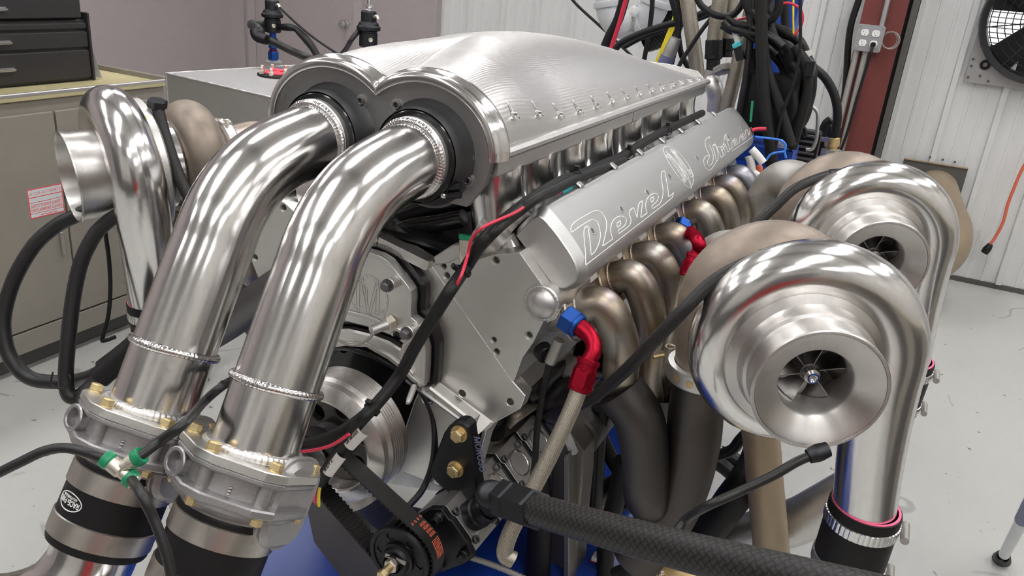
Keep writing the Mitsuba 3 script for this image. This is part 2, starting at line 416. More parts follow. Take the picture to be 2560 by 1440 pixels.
# workshop furniture behind the camera, seen only in the polished parts
rc = thing('rolling_tool_cabinet', 'red rolling tool cabinet against the wall behind the camera', 'tool cabinet')
part(rc, 'body', bx((1.25, -3.1, .12), (2.35, -2.55, 1.05), .01), 'red_gloss')
for k in range(5): part(rc, 'drawer', bx((1.28, -2.555, .16 + .17 * k), (2.32, -2.538, .315 + .17 * k), .004), 'red_gloss')
part(rc, 'top', bx((1.23, -3.12, 1.05), (2.37, -2.53, 1.08), .006), 'black_plastic')
for x in (1.35, 2.25):
    for y in (-3.0, -2.65): part(rc, 'caster', move(lathe([(0, -.02), (.06, -.02), (.06, .02), (0, .02)][::-1], n=24), frame((1, 0, 0)), (x, y, .06)), 'black_plastic')
wb = thing('workbench', 'dark workbench behind the camera', 'workbench')
part(wb, 'top', bx((-1.0, -3.3, .86), (1.0, -2.6, .91), .006), 'door_dark')
part(wb, 'cupboard', bx((-.96, -3.25, .06), (.96, -2.66, .86), .006), 'dark_plate')
gc = thing('floor_cabinet', 'dark grey floor cabinets along the right, outside the picture', 'cabinet')
part(gc, 'body', bx((1.95, -1.9, .08), (2.55, 1.0, 1.10), .006), 'door_dark')
part(gc, 'plinth', bx((2.0, -1.88, 0), (2.5, .98, .08), .003), 'dark_plate')
part(gc, 'top', bx((1.93, -1.92, 1.10), (2.57, 1.02, 1.14), .006), 'counter')
for k in range(5): part(gc, 'door', bx((1.935, -1.86 + .57 * k, .14), (1.952, -1.32 + .57 * k, 1.06), .004), 'dark_plate' if k % 2 else 'cab_tan')


# ------------------------------------------------------------------ intake plenum
LZ = 1.266
def arch(x): return math.sqrt(max(0.0, 1 - ((abs(x) - .078) / .107) ** 2))
def dome(x): return max(0.0, 1 - (abs(x) / .1865) ** 2.0) ** .92
YS = [.036, .06, .09, .13, .18, .24, .31, .4, .5, .6, .7, .8, .9, 1.0, 1.1, 1.2, 1.283]
HS = [.088, .095, .102, .111, .120, .126, .130, .130, .127, .120, .111, .100, .087, .072, .055, .036, .019]
def plenum_z(x, y):
    H = np.interp(y, YS, HS); w = float(np.clip((y - .04) / .30, 0, 1)); w = w * w * (3 - 2 * w)
    return LZ - .004 + H * ((1 - w) * arch(x) + w * dome(x))
# across: dense near the edges so that the steep sides stay smooth
xa = .1849 * np.sin(np.linspace(-np.pi / 2, np.pi / 2, 161)); ya = np.concatenate([np.linspace(.036, .4, 80), np.linspace(.4, 1.283, 60)[1:]])
rings = A([[(x, y, plenum_z(x, y)) for x in xa] for y in ya])
uvp = np.stack(np.meshgrid(ya, np.linspace(0, 1, 161), indexing='ij'), -1).reshape(-1, 2)
pl = thing('intake_plenum', 'large domed machined aluminium intake plenum on top of the engine', 'intake manifold')
part(pl, 'cover', loft(rings, uv=uvp), 'milled', uv=True)
# lip: chamfered rail all round the cover
lip = Polygon([(-.196, .045), (.196, .045), (.196, 1.29), (-.196, 1.29)])
part(pl, 'lip', move(prism(lip, .0145, .0045, True), None, (0, 0, LZ - .0145)), 'satin')
part(pl, 'rear_wall', plate([(-.18, 1.28, LZ), (.18, 1.28, LZ), (.16, 1.28, LZ + .018), (.08, 1.28, LZ + .026), (-.08, 1.28, LZ + .026), (-.16, 1.28, LZ + .018)], .003), 'satin')
# two base rails of the two intake halves meet in the middle
for y0, y1 in ((.05, .655), (.658, 1.285)):
    part(pl, 'rail', bx((.10, y0, LZ - .040), (.186, y1, LZ - .0145), .003), 'satin')
    part(pl, 'rail', bx((-.186, y0, LZ - .040), (-.10, y1, LZ - .0145), .003), 'satin')
part(pl, 'floor_pan', bx((-.11, .05, LZ - .05), (.11, 1.28, LZ - .02), .003), 'satin')
# moulding round the twin arches of the front
xs = np.concatenate([np.linspace(0, .15, 34), .15 + .0345 * np.sin(np.linspace(.05, np.pi / 2, 26))])
cur = A([(x, LZ - .004 + .088 * arch(x) - .006) for x in xs])
cur = np.vstack([cur, [(.1845, LZ - .012)]])
tg = np.gradient(cur, axis=0); tg /= np.linalg.norm(tg, axis=1, keepdims=True); nm = np.stack([-tg[:, 1], tg[:, 0]], 1)
prof = [(.034, -.001), (.0225, -.001), (.0205, .004), (.0215, .0095), (.026, .0130), (.033, .0145), (.040, .0165), (.047, .0185), (.056, .0155), (.066, .007), (.073, .001)]
prof = spline(A(prof), 4)
for s in (1, -1):
    R = A([[(s * max(0.0, c[0] + q * n[0]), y, c[1] + q * n[1]) for c, n in zip(cur, nm)] for y, q in prof])
    part(pl, 'front_moulding', loft(R[:, ::s]), 'polished', 60)
fp = [(x, z) for x, z in cur] + [(.175, LZ - .05), (.15, LZ - .085), (-.15, LZ - .085), (-.175, LZ - .05)] + [(-x, z) for x, z in cur[::-1][:-1]]
part(pl, 'front_plate', move(prism(Polygon(fp).buffer(0), .012), A([[1, 0, 0], [0, 0, 1], [0, 1, 0]]).T @ np.diag([1, 1, 1]), (0, .034, 0)), 'plate_grey', 20)
TX, TZ = .082, 1.2463
for s in (1, -1):
    o = (s * TX, 0, TZ)
    part(pl, 'collar', lathe([(.0800, -.036), (.0760, -.034), (.0715, -.027), (.0680, -.014), (.0655, 0.000)], o, (0, -1, 0), 72), 'collar_dark', True)
    part(pl, 'ring', lathe([(.0625, -.024), (.0635, -.020), (.0635, .0), (.0622, .0015), (.0560, .0015), (.0545, -.002), (.0545, -.02)], o, (0, -1, 0), 72), 'black_gloss', 30)
    a = math.radians(-28 if s > 0 else 165); c = A(o) + A([math.cos(a) * .068, .002, math.sin(a) * .068])
    k = part(pl, 'latch', move(join(lathe([(0, -.011), (.006, -.011), (.006, .011), (0, .011)][::-1], (0, .006, 0), (1, 0, .25), 18), lathe([(0, -.011), (.0055, -.011), (.0055, .011), (0, .011)][::-1], (0, .006, -.012), (1, 0, .25), 18)), None, c), 'black_anod')
    part(k, 'pin', join(blob((0, 0, 0), .0045, sub=2), lathe([(.003, 0), (.003, .012)], (0, 0, 0), (.4, 1, 0), 12)[:2])[:2] and move(blob((0, 0, 0), .0045, sub=2), None, c + A([-.012, 0, -.014])), 'chrome')
SOCK = stamp(socket(.0062, .006), 'dark_steel'); SOCKW = stamp(lathe([(.0095, 0), (.0095, .002), (.006, .002)][::1], n=24), 'satin')
for bxx, bz in ((-.031, LZ + .037), (.030, LZ + .040), (.148, LZ - .014), (.150, LZ - .046), (-.148, LZ - .014)):
    k = put(pl, 'socket_screw', SOCK, frame((0, -1, 0)), (bxx, .034, bz))
    put(k, 'washer', SOCKW, frame((0, -1, 0)), (bxx, .034, bz))
# cap screws along the lip, each in a milled pocket with a sharp run-out up the dome
HEXB = stamp(hexbolt(.0085, .005), 'chrome')
def pocket(x, y, s, L):
    """The bright run-out of the end mill: a slim tongue lying just proud of the dome, above its cap screw."""
    out = []
    for t in np.linspace(0, 1, 11):
        xx = x - L * t; w = .0048 * (1 - t) ** .8 + .0003
        for e in (-1, 0, 1):
            out.append((s * xx, y + e * w, plenum_z(xx, y) + (-.0006 if e == 0 else .0010)))
    return loft(A(out).reshape(11, 3, 3)[:, ::s])
SEAT = stamp(lathe([(.0075, .0), (.0085, .0006), (.0092, -.002)][::1], n=24), 'chrome')
for k in range(14):
    y = .11 + .0865 * k; L = .005 + .007 * np.interp(y, YS, HS) / .13
    for s in (1, -1):
        o = (s * .1755, y, plenum_z(.1755, y) + .0015)
        b = put(pl, 'cap_screw', HEXB, np.eye(3), o); put(b, 'seat', SEAT, np.eye(3), o)
        part(pl, 'screw_pocket', pocket(.1735, y, s, L), 'chrome', 60)
# polished runners drop from the rails to the heads
for k, y in enumerate([.125, .245, .385, .53, .715, .868, 1.025, 1.176]):
    for s in (1, -1):
        p = [(s * .148, y, LZ - .036), (s * .150, y, LZ - .075), (s * .164, y + .002, LZ - .135), (s * .182, y + .004, LZ - .175)]
        part(pl, 'runner', tube(p, [.040, .041, .046, .052], 36, 6), 'chrome', True)
part(pl, 'valley_tray', bx((-.12, .08, 1.085), (.12, 1.26, 1.10), .004), 'black_gloss')


# ------------------------------------------------------------------ intake tubes
D2 = nrm(A([0, -.483, -.876]))
YZ = [(0.0, 1.2463), (-.03, 1.2435), (-.07, 1.2375), (-.105, 1.2295), (-.138, 1.2165), (-.168, 1.196), (-.193, 1.1695), (-.2125, 1.1375), (-.2365, 1.0995), (-.285, 1.020), (-.327, .950)]
FL = A([0, -.327, .950])
side = {1: 'right', -1: 'left'}
for s in (1, -1):
    P = A([(s * TX, y, z) for y, z in YZ])
    t = thing('intake_tube', 'polished aluminium intake tube nearer the engraved valve cover' if s > 0 else 'polished aluminium intake tube on the cabinet side, nearer the metal tank', 'pipe')
    part(t, 'tube', tube(P, .0508, 72, 12, caps=False), 'polished', uv=True)
    part(t, 'end_collar', lathe([(.0508, -.001), (.0555, -.001), (.0562, .004), (.0562, .010), (.053, .013), (.0506, .0135)], P[0] + A([0, -.001, 0]), (0, -1, 0), 72), 'satin', 40)
    part(t, 'weld_bead', weld(circle(P[0] + A([0, -.0145, -.0010]), (0, -1, -.06), .0520, 80), True, .0050, .0045, 1), 'polished', True)
    part(t, 'weld_bead', weld(circle(P[9], D2, .0512, 80), True, .0052, .0050, 2), 'polished', True)
    part(t, 'weld_bead', weld(circle(P[10] - D2 * .003, D2, .0535, 80), True, .0062, .0062, 3), 'satin', True)

# throttle castings with bolted flange plates; they hang a little further out than the tubes
D2 = nrm(D2 + A([-.06, -.04, 0]))
def hexflange(r, n=6, k=.012):
    pts = []
    for i in range(n):
        a = math.radians(60 * i + 30)
        for d in (-.16, .16): pts.append((r * math.cos(a + d), r * math.sin(a + d)))
    return Polygon(pts)
GOLD = stamp(hexbolt(.0135, .008, 1.1), 'zinc_gold')
RF = frame(D2, (1, 0, 0))     # local x = world x, local z = down the tube
for s in (1, -1):
    o = FL + A([s * TX, 0, 0])
    t = thing('throttle_casting', 'cast aluminium throttle housing with gold bolts under the intake tube ' + ('nearer the belt drive' if s > 0 else 'on the cabinet side'), 'throttle body')
    part(t, 'flange_plate', move(prism(hexflange(.083), .0105, .0012, True), RF, o), 'billet')
    body = lathe([(.070, .0), (.068, .004), (.0655, .006), (.0655, .030), (.072, .033), (.074, .038), (.074, .046), (.066, .052), (.0585, .056), (.0575, .066)], (0, 0, 0), (0, 0, 1), 72)
    b = part(t, 'body', move(body, RF, o + D2 * .0105), 'cast_alu', 40)
    part(t, 'lower_flange', move(prism(hexflange(.079).buffer(.004), .010, .002, True), RF, o + D2 * .042), 'cast_alu')
    part(t, 'upper_flange', move(prism(hexflange(.080).buffer(.002), .007, .002, True), RF, o + D2 * .0105), 'cast_alu')
    for i in range(6):
        a = math.radians(60 * i + 30); q = RF @ A([.0715 * math.cos(a), .0715 * math.sin(a), 0])
        put(t, 'hex_bolt', GOLD, frame(-D2), o + q)
        put(t, 'hex_bolt', GOLD, frame(D2), o + q + D2 * .052)
        part(t, 'web', move(tube([q * .93 + D2 * .015, q * .93 + D2 * .046], .0085, 14), None, o), 'cast_alu')
    for az in (98,):     # round sensor boss with an open bore, facing the camera side
        a = math.radians(az); d = RF @ A([math.cos(a), math.sin(a), 0])
        part(t, 'boss', lathe([(.024, .040), (.021, .047), (.017, .054), (.0165, .071), (.0150, .0725), (.0120, .0725), (.0112, .071), (.0112, .060), (0, .060)], o + D2 * .030 + RF @ A([-.036, -.004, 0]), d, 40), 'cast_alu', 35)
    # motor / gearbox hump on the side away from the cabinet
    q = o + A([.052, .022, 0]) + D2 * .055
    hump = Polygon(rrect(.078, .105, .028, 9))
    Rh = np.stack([RF @ A([0, 1, 0]), RF @ A([0, 0, 1]), A([1, 0, 0])], 1)
    m = part(t, 'gear_cover', move(prism(hump, .030, .006, True), Rh, q - A([.014, 0, 0])), 'cast_alu')
    part(m, 'rim', move(prism(Polygon(hump.buffer(.004).exterior.coords, [hump.buffer(-.004).exterior.coords]), .006, .001, True), Rh, q + A([.002, 0, 0])), 'cast_alu')
    # cast part-number ridges
    for i in range(3):
        dd = RF @ A([math.cos(math.radians(62)), math.sin(math.radians(62)), 0])
        part(t, 'cast_mark', blob(o + D2 * (.030 + .0035 * i) + dd * .0655, .003, (1, 1, .5), None, 1), 'cast_alu')

# silicone couplers below, each held by two smooth band clamps
def band(o, d, r, w, mt, t, n=64, ribs=0):
    pr = [(r, 0), (r + .0018, .001), (r + .0018, w - .001), (r, w)]
    wob = (lambda a: .010 * (np.abs(np.sin(a * ribs / 2)) ** .35 - .5)) if ribs else None
    k = part(t, 'clamp', lathe(pr, o, d, 240 if ribs else n, wob=wob), mt, 40)
    return k
for s in (1, -1):
    o = FL + A([s * TX, 0, 0]) + D2 * .072
    t = thing('silicone_coupler', 'black silicone coupler with two smooth steel clamps, ' + ('below the throttle housing nearer the belt drive' if s > 0 else 'white oval logo on its side'), 'hose coupler')
    pr = [(.0535, -.004), (.0588, -.003), (.0600, .0), (.0600, .098), (.0588, .101), (.0535, .102)]
    part(t, 'sleeve', lathe(pr, o, D2, 72), 'rubber', 40)
    for z in (.004, .066):
        k = band(o + D2 * z, D2, .0602, .026, 'band_steel', t)
        part(k, 'screw', tube([o + D2 * (z + .013) + A([-.064, .02, 0]), o + D2 * (z + .013) + A([-.060, .052, 0])], .006, 12), 'dull_steel')
    if s < 0:
        # oval emblem with lettering, printed upside down on the sleeve
        def wrap(m, az, h0, r):
            v = A(m[0]); a = az + v[:, 0] / r; q = np.stack([(r + v[:, 2]) * np.cos(a), (r + v[:, 2]) * np.sin(a), h0 + v[:, 1]], 1)
            return (q @ RF.T + o, m[1])
        az = math.radians(98)
        el = lambda a, b, n=48: [(a * math.cos(2 * math.pi * i / n), b * math.sin(2 * math.pi * i / n)) for i in range(n)]
        ring = Polygon(el(.0215, .0105), [el(.0203, .0093)])
        lg = part(t, 'logo', wrap(prism(ring, .0004), az, .047, .0602), 'paper')
        for txt, h, dy, w in (('RACE', .0062, .0, -.0185), ('PART', .0062, .0, .0035), ('SOLUTIONS.COM', .0028, -.0058, -.0125)):
            m = meshkit.text_mesh(txt, h, .0004, True); v = A(m.vertices) * A([.80, 1, 1]) + A([w, dy - h / 2 + .001, 0])
            part(lg, 'lettering', wrap((v * A([1, 1, 1]), A(m.faces)), az, .047, .0602), 'paper', False)
        chk = [sbox(-.0018 + .0012 * i, -.0018 + .0012 * j, -.0006 + .0012 * i, -.0006 + .0012 * j) for i in range(3) for j in range(3) if (i + j) % 2 == 0]
        part(lg, 'checker', wrap(join(*[prism(c, .0004) for c in chk]), az, .047, .0602), 'paper', False)

# lower tubes below the couplers
for s in (1, -1):
    o = FL + A([s * TX, 0, 0]) + D2 * .166
    P = [o, o + D2 * .035, o + D2 * .075 + A([-.012, -.010, .004]), o + D2 * .105 + A([-.040, -.030, .016]), o + D2 * .118 + A([-.085, -.056, .024]), o + D2 * .122 + A([-.15, -.095, .026])]
    t = thing('lower_intake_tube', 'polished tube elbow leaving the coupler with the white logo' if s < 0 else 'polished tube below the coupler nearer the belt drive', 'pipe')
    part(t, 'tube', tube(P, .0508, 64, 10), 'polished', uv=True)
    w = A(P[4]); part(t, 'weld_bead', weld(circle(w, A(P[5]) - A(P[3]), .0512, 70), True, .004, .005, 4), 'satin', True)


# ------------------------------------------------------------------ engine block, heads, valve covers
S2 = 2 ** -.5
def bank(u, v, s=1): return (s * (u + v) * S2, (v - u) * S2)
RY = A([[1, 0, 0], [0, 0, 1], [0, -1, 0]]).T      # local xy -> world xz, local z -> world -y
def slab(poly, y0, y1, b=.0015, holes=()):
    """A polygon in world x, z made into a slab from y1 (back) forward to y0 (front)."""
    p = poly if hasattr(poly, 'geom_type') else Polygon(poly)
    p = p.buffer(0)
    for h in holes: p = p.difference(Point(h[0], h[1]).buffer(h[2], 10))
    m = prism(p, y1 - y0, b)
    v = A(m[0]); return (np.stack([v[:, 0], y1 - v[:, 2], v[:, 1]], 1), A(m[1])[:, :] )
CZ = .797
mirror = lambda pts: [(x, z) for x, z in pts] + [(-x, z) for x, z in pts[::-1]]
def lined(name, key, holes, y, r, mt='dark_steel', ringm='chrome'):
    pass

eng = thing('engine_block', 'machined aluminium engine block with a V of two cylinder banks', 'engine block')
hd = [bank(-.700, .8215), bank(-.4824, .8215)]
front = [(0.0, 1.090), (.045, 1.088), hd[0], hd[1], (.262, .905), (.256, .880), (.214, .840), (.196, .792), (.186, .690), (.160, .640), (.05, .62)]
part(eng, 'front_face', slab(Polygon(mirror(front)), .05, .075, .0012, [(.238, .886, .006), (-.238, .886, .006), (.155, .874, .006)]), 'billet')
blk = [(0.0, 1.06), (.04, 1.06), bank(-.690, .815), bank(-.490, .815), (.235, .87), (.19, .82), (.175, .74), (.165, .66), (.05, .63)]
part(eng, 'body', slab(Polygon(mirror(blk)), .075, 1.34, .003), 'satin')
# bevelled skirt edges of the front face, and the tall flat valley rail
part(eng, 'skirt_rail', plate([(.214, .05, .842), (.197, .05, .792), (.187, .05, .690), (.187, .02, .690), (.197, .02, .792), (.214, .02, .842)], .006), 'satin')
part(eng, 'skirt_bevel', plate([(.075, .052, .898), (.214, .052, .842), (.205, .018, .835), (.070, .018, .885)], .005), 'satin')
part(eng, 'valley_rail', bar((-.09, .045, 1.077), (.0, .045, 1.096), .022, .016), 'billet')
part(eng, 'valley_rail', bar((.09, .045, 1.077), (.0, .045, 1.096), .022, .016), 'billet')
# dark belt chamber between the block face and the front cover
cov = [(-0.006,0.015,1.084),(0.007,0.015,1.084),(0.021,0.015,1.083),(0.036,0.015,1.078),(0.044,0.015,1.071),(0.058,0.015,1.059),(0.064,0.015,1.054),(0.070,0.015,1.049),(0.077,0.015,1.041),(0.079,0.015,1.028),(0.078,0.015,1.011),(0.080,0.015,0.998),(0.089,0.015,0.994),(0.096,0.015,0.981),(0.101,0.015,0.969),(0.107,0.015,0.953),(0.108,0.015,0.930),(0.108,0.015,0.903),(0.107,0.015,0.890),(0.101,0.015,0.885),(0.096,0.015,0.887),(0.083,0.015,0.893),(0.067,0.015,0.905),(0.041,0.015,0.916),(0.014,0.015,0.922),(-0.022,0.015,0.916)]
cov = [(max(x, 0.0), z) for x, _, z in cov]
cov[0] = (0.0, cov[0][1]); cov[-1] = (0.0, cov[-2][1] + .004)
CP = Polygon(mirror(cov)).buffer(0)
slot = LineString([(-.062, .943), (-.040, .950), (-.002, .952)]).buffer(.0055)
slot2 = affinity.scale(slot, -1, 1, origin=(0, .95))
fc = thing('front_cover', 'machined aluminium front cover with a round engraved emblem', 'engine cover')
holes = [(.046, .980, .008)]
body = CP.buffer(-.002).difference(slot).difference(slot2).difference(Point(.052, .957).buffer(.0075, 10))
part(fc, 'plate', slab(body, .015, .029, .003), 'billet')
part(fc, 'rim', slab(CP.buffer(.0005).difference(CP.buffer(-.007)), .0115, .029, .0012), 'satin')
part(fc, 'backing', slab(CP.buffer(.011), .034, .052, .001), 'black_gloss', label='dark belt chamber behind the cover')
part(fc, 'web', slab(LineString([(-.075, .974), (.0, .978), (.07, .970)]).buffer(.003), .0105, .02, .001), 'satin')
part(fc, 'web', slab(LineString([(.088, .97), (.070, .95), (.062, .925), (.085, .905)]).buffer(.003), .0105, .02, .001), 'satin')
# engraved emblem: a ring with three interlocked slab letters
def emblem(r):
    ring = Point(0, 0).buffer(r, 24).difference(Point(0, 0).buffer(r * .94, 24)); g = [ring]
    def stroke(pts, w): return LineString([(a * r, b * r) for a, b in pts]).buffer(w * r, cap_style=2, join_style=2)
    def outline(pts, w, t=.040):
        a = stroke(pts, w); return a.difference(a.buffer(-t * r))
    g += [outline([(-.52, .62), (-.52, -.62)], .10), outline([(-.72, .62), (-.30, .62), (-.12, .35), (-.12, -.35), (-.30, -.62), (-.72, -.62)], .085)]
    g += [outline([(-.34, .80), (.02, -.80)], .085), outline([(.42, .80), (.06, -.80)], .085)]
    g += [outline([(.46, .62), (.46, -.62)], .10), outline([(.30, -.62), (.78, -.62), (.78, -.36)], .08), outline([(.30, .62), (.66, .62)], .07)]
    g += [Point(.90 * r * math.cos(a), .90 * r * math.sin(a)).buffer(.035 * r, 4) for a in np.radians(np.arange(0, 360, 24))]
    return unary_union(g)
def emblem_strokes(r):
    """The same emblem as single lines: ring, dots and the letters' outlines."""
    c = lambda x, y, q, n: [(x + q * math.cos(2 * math.pi * k / n), y + q * math.sin(2 * math.pi * k / n)) for k in range(n + 1)]
    out = [c(0, 0, r, 48)] + [c(.88 * r * math.cos(a), .88 * r * math.sin(a), .018 * r, 6) for a in np.radians(np.arange(6, 366, 24))]
    for pts, w in (([(-.50, .60), (-.50, -.60)], .085), ([(-.70, .60), (-.34, .60), (-.16, .36), (-.16, -.36), (-.34, -.60), (-.70, -.60)], .06), ([(-.30, .78), (.03, -.78), (.36, .78)], .07), ([(.50, .60), (.50, -.60), (.78, -.60), (.78, -.36)], .07), ([(.34, .60), (.66, .60)], .05)):
        q = LineString([(a * r, b * r) for a, b in pts]).buffer(w * r, cap_style=2, join_style=2)
        out.append(list(q.exterior.coords))
    return out
em = emblem(.037)
part(fc, 'emblem', slab(affinity.translate(em, -.001, 1.010), .0140, .0156, 0), 'satin', False)
STUD = stamp(lathe([(.0095, 0), (.0095, .050), (.0075, .053), (0, .053)][::1], n=28), 'satin', 40)
SB = stamp(hexbolt(.0135, .009, 1.5), 'dark_steel')
for x, z in ((.050, 1.050), (.086, .982), (-.050, 1.050), (-.086, .982)):
    k = put(fc, 'standoff', STUD, frame((0, -1, 0)), (x, .045, z))
    put(k, 'bolt', SB, frame((0, -1, 0)), (x, -.008, z))
se = thing('speed_sensor', 'zinc-plated sensor screwed into the front cover below its emblem, with a thin grey lead', 'sensor')
sp = A([.046, .014, .982])
part(se, 'hex', move(hexnut(.020, .012), frame((-.35, -1, -.15)), sp), 'nickel')
part(se, 'barrel', tube([sp + A([-.002, -.008, -.001]), sp + A([-.014, -.036, -.006])], .0075, 20), 'satin', True)
part(se, 'lead', tube([sp + A([-.014, -.036, -.006]), *[(0.031,-0.020,0.966),(0.013,-0.020,0.949),(-0.006,-0.020,0.940),(-0.027,-0.020,0.941),(-0.050,-0.020,0.943)]], .0022, 10), 'dull_steel', True)
part(eng, 'dowel', lathe([(.0, -.030), (.003, -.028), (.005, -.02), (.005, .01)], (.095, .0, .883), (-.30, .92, .25), 20)[:2], 'satin')

# cylinder heads
HEAD = [(-.700, .8215), (-.6935, .8495), (-.684, .872), (-.662, .890), (-.6535, .923), (-.637, .951), (-.634, .960), (-.545, .960), (-.5397, .940), (-.5159, .8915), (-.505, .86), (-.4824, .8243), (-.4855, .8215)]
HH = [(-.6844, .839, .0052), (-.6699, .8336, .006), (-.6444, .9199, .0066), (-.5441, .9291, .0055), (-.528, .8932, .006), (-.5509, .8369, .005), (-.534, .8285, .0058)]
RUN_Y = [.130, .276, .400, .545, .759, .915, 1.057, 1.2]
for s in (1, -1):
    t = thing('cylinder_head', 'machined aluminium cylinder head with open threaded holes, ' + ('below the engraved valve cover' if s > 0 else 'on the cabinet side'), 'cylinder head')
    P = [bank(u, v, s) for u, v in HEAD]; hs = [(*bank(u, v, s), r) for u, v, r in HH]
    part(t, 'casting', slab(Polygon(P), .0495, 1.35, .0012, hs), 'billet', 20)
    for x, z, r in hs:
        part(t, 'threaded_hole', lathe([(r * 1.25, 0), (r * .92, .0012), (r * .80, .002), (r * .86, .003), (r * .78, .004), (r * .84, .005), (r * .76, .006), (r * .7, .012), (0, .012)], (x, .0493, z), (0, 1, 0), 24), 'dull_steel', 60)
    gx = [bank(*q, s) for q in ((-.701, .8205), (-.4815, .8205), (-.4815, .8175), (-.701, .8175))]
    part(t, 'gasket', slab(Polygon(gx), .0515, 1.35), 'dark_plate')
    for y in RUN_Y:
        x, z = bank(-.655, .915, s); part(t, 'port_boss', tube([(x, y, z), bank(-.70, .90, s)[:1] + (y,) + bank(-.70, .90, s)[1:]], .055, 24), 'polished', True)
    # long rounded gallery under the valve cover with a domed welded end
    cx, cz = bank(-.557, .943, s)
    part(t, 'gallery', tube([(cx, .047, cz), (cx, .08, cz), (cx, .09, cz), (cx, .17, cz), (cx - s * .004, .19, cz), (cx - s * .004, 1.33, cz)], [.0235, .0235, .028, .028, .019, .019], 36, curve=False), 'satin', True)
    part(t, 'gallery_end', blob((cx, .048, cz), .0235, (1, .7, 1)), 'satin', True)
    part(t, 'weld_bead', weld(circle((cx, .048, cz), (0, 1, 0), .0243, 60), True, .0034, .0055), 'satin', True)
    rr = [bank(*q, s) for q in ((-.62, .9), (-.53, .9), (-.525, .932), (-.535, .952), (-.60, .960))]
    part(t, 'shoulder', slab(Polygon(rr), .07, 1.34, .004), 'satin')

# valve covers: one bent sheet with a chamfered nose, engraved lettering on the right-hand one
VC = [(-.6655, .955), (-.6700, .985), (-.6715, 1.000), (-.6690, 1.0100), (-.6610, 1.0165), (-.6450, 1.0190), (-.6250, 1.0205), (-.6000, 1.0205), (-.5800, 1.0190), (-.5640, 1.0150), (-.5530, 1.0080), (-.5470, .9980), (-.5455, .985), (-.5470, .972), (-.5570, .958)]
VS = spline(A(VC), 5)
def vc_point(y, s, lift=0.0):
    """The cover's skin: y along it, s from 0 (inner edge) to 1 (outer edge) by arc length."""
    d = np.concatenate([[0], np.cumsum(np.linalg.norm(np.diff(VS, axis=0), axis=1))]); d /= d[-1]
    u, v = np.interp(s, d, VS[:, 0]), np.interp(s, d, VS[:, 1])
    e = 1e-3; du, dv = np.interp(s + e, d, VS[:, 0]) - np.interp(s - e, d, VS[:, 0]), np.interp(s + e, d, VS[:, 1]) - np.interp(s - e, d, VS[:, 1])
    n = np.stack([-dv, du], -1); n /= np.linalg.norm(n, axis=-1, keepdims=True)
    u, v = u + n[..., 0] * lift, v + n[..., 1] * lift
    return np.stack([(u + v) * S2, np.broadcast_to(y, u.shape), (v - u) * S2], -1)
metal('brushed_cover', (.56, .56, .555), .26, bump=mikit.proc(lambda p, n, uv: .5 + .5 * dr.sin(p.y * 1100.0) * noise(p.x * 25, p.y * 600, p.z * 25), eps=2e-4), scale=.00004)
vcs = {}
for s in (1, -1):
    t = thing('valve_cover', 'long grey brushed valve cover engraved with large script lettering' if s > 0 else 'plain valve cover on the cabinet side of the engine', 'valve cover'); vcs[s] = t
    c = VS.mean(0)
    def ring(y, k, dv=0.0): q = c + (VS - c) * k + A([0, dv]); return [(s * (u + v) * S2, y, (v - u) * S2) for u, v in q]
    R = A([ring(.076, .865, -.004), ring(.0925, .99), ring(.0945, 1.0), *[ring(y, 1.0) for y in np.linspace(.12, 1.378, 12)], ring(1.394, .985), ring(1.402, .93)])
    part(t, 'shell', loft(R[:, ::s]), 'brushed_cover', 35)
    base = [bank(*q, s) for q in ((-.668, .952), (-.548, .952), (-.552, 1.0), (-.664, 1.0))]
    part(t, 'end_wall', slab(Polygon([(s * (u + v) * S2, (v - u) * S2) for u, v in c + (VS - c) * .868 - A([0, .004])]), .073, .09, .002), 'satin')
    part(t, 'end_wall', slab(Polygon([(s * (u + v) * S2, (v - u) * S2) for u, v in c + (VS - c) * .93]), 1.385, 1.4025, .003), 'satin')
    for y in (.235, .40, .555, .71, .86, 1.02, 1.19):
        x, z = bank(-.674, 1.0135, s); part(t, 'clip', obox((x, y, z - .001), (.016, .015, .0055), frame((s * .5, 0, .86), (1, 0, -.58 * s)), .0022), 'cast_alu')
t = vcs[1]
CAPS = stamp(socket(.0042, .0012), 'dark_steel'); CAPW = stamp(lathe([(.0072, 0), (.0070, .0005), (.0045, .0006)], n=24), 'satin')
for y, q in [(0.1590,0.5480),(0.2980,0.5360),(0.4410,0.5420),(0.5900,0.5340),(0.8120,0.5360),(1.1400,0.5340),(1.3160,0.5280)]:
    a = vc_point(A([y]), A([q]), .0002)[0]; b = vc_point(A([y]), A([q]), .01)[0]
    k = put(t, 'cover_screw', CAPS, frame(b - a), a); put(k, 'washer', CAPW, frame(b - a), a)
def rounded(L, it=2):
    """Corner cutting (Chaikin) that leaves sharp corners sharp; lengths weighed as on the skin."""
    k = A([1, .22])
    for _ in range(it):
        out = [L[0]]
        for a, b, c in zip(L, L[1:], L[2:]):
            u, w = nrm((b - a) * k), nrm((c - b) * k)
            if np.dot(u, w) < .42: out.append(b)
            else: out += [a * .25 + b * .75, b * .75 + c * .25]
        L = A(out + [L[-1]])
    return L
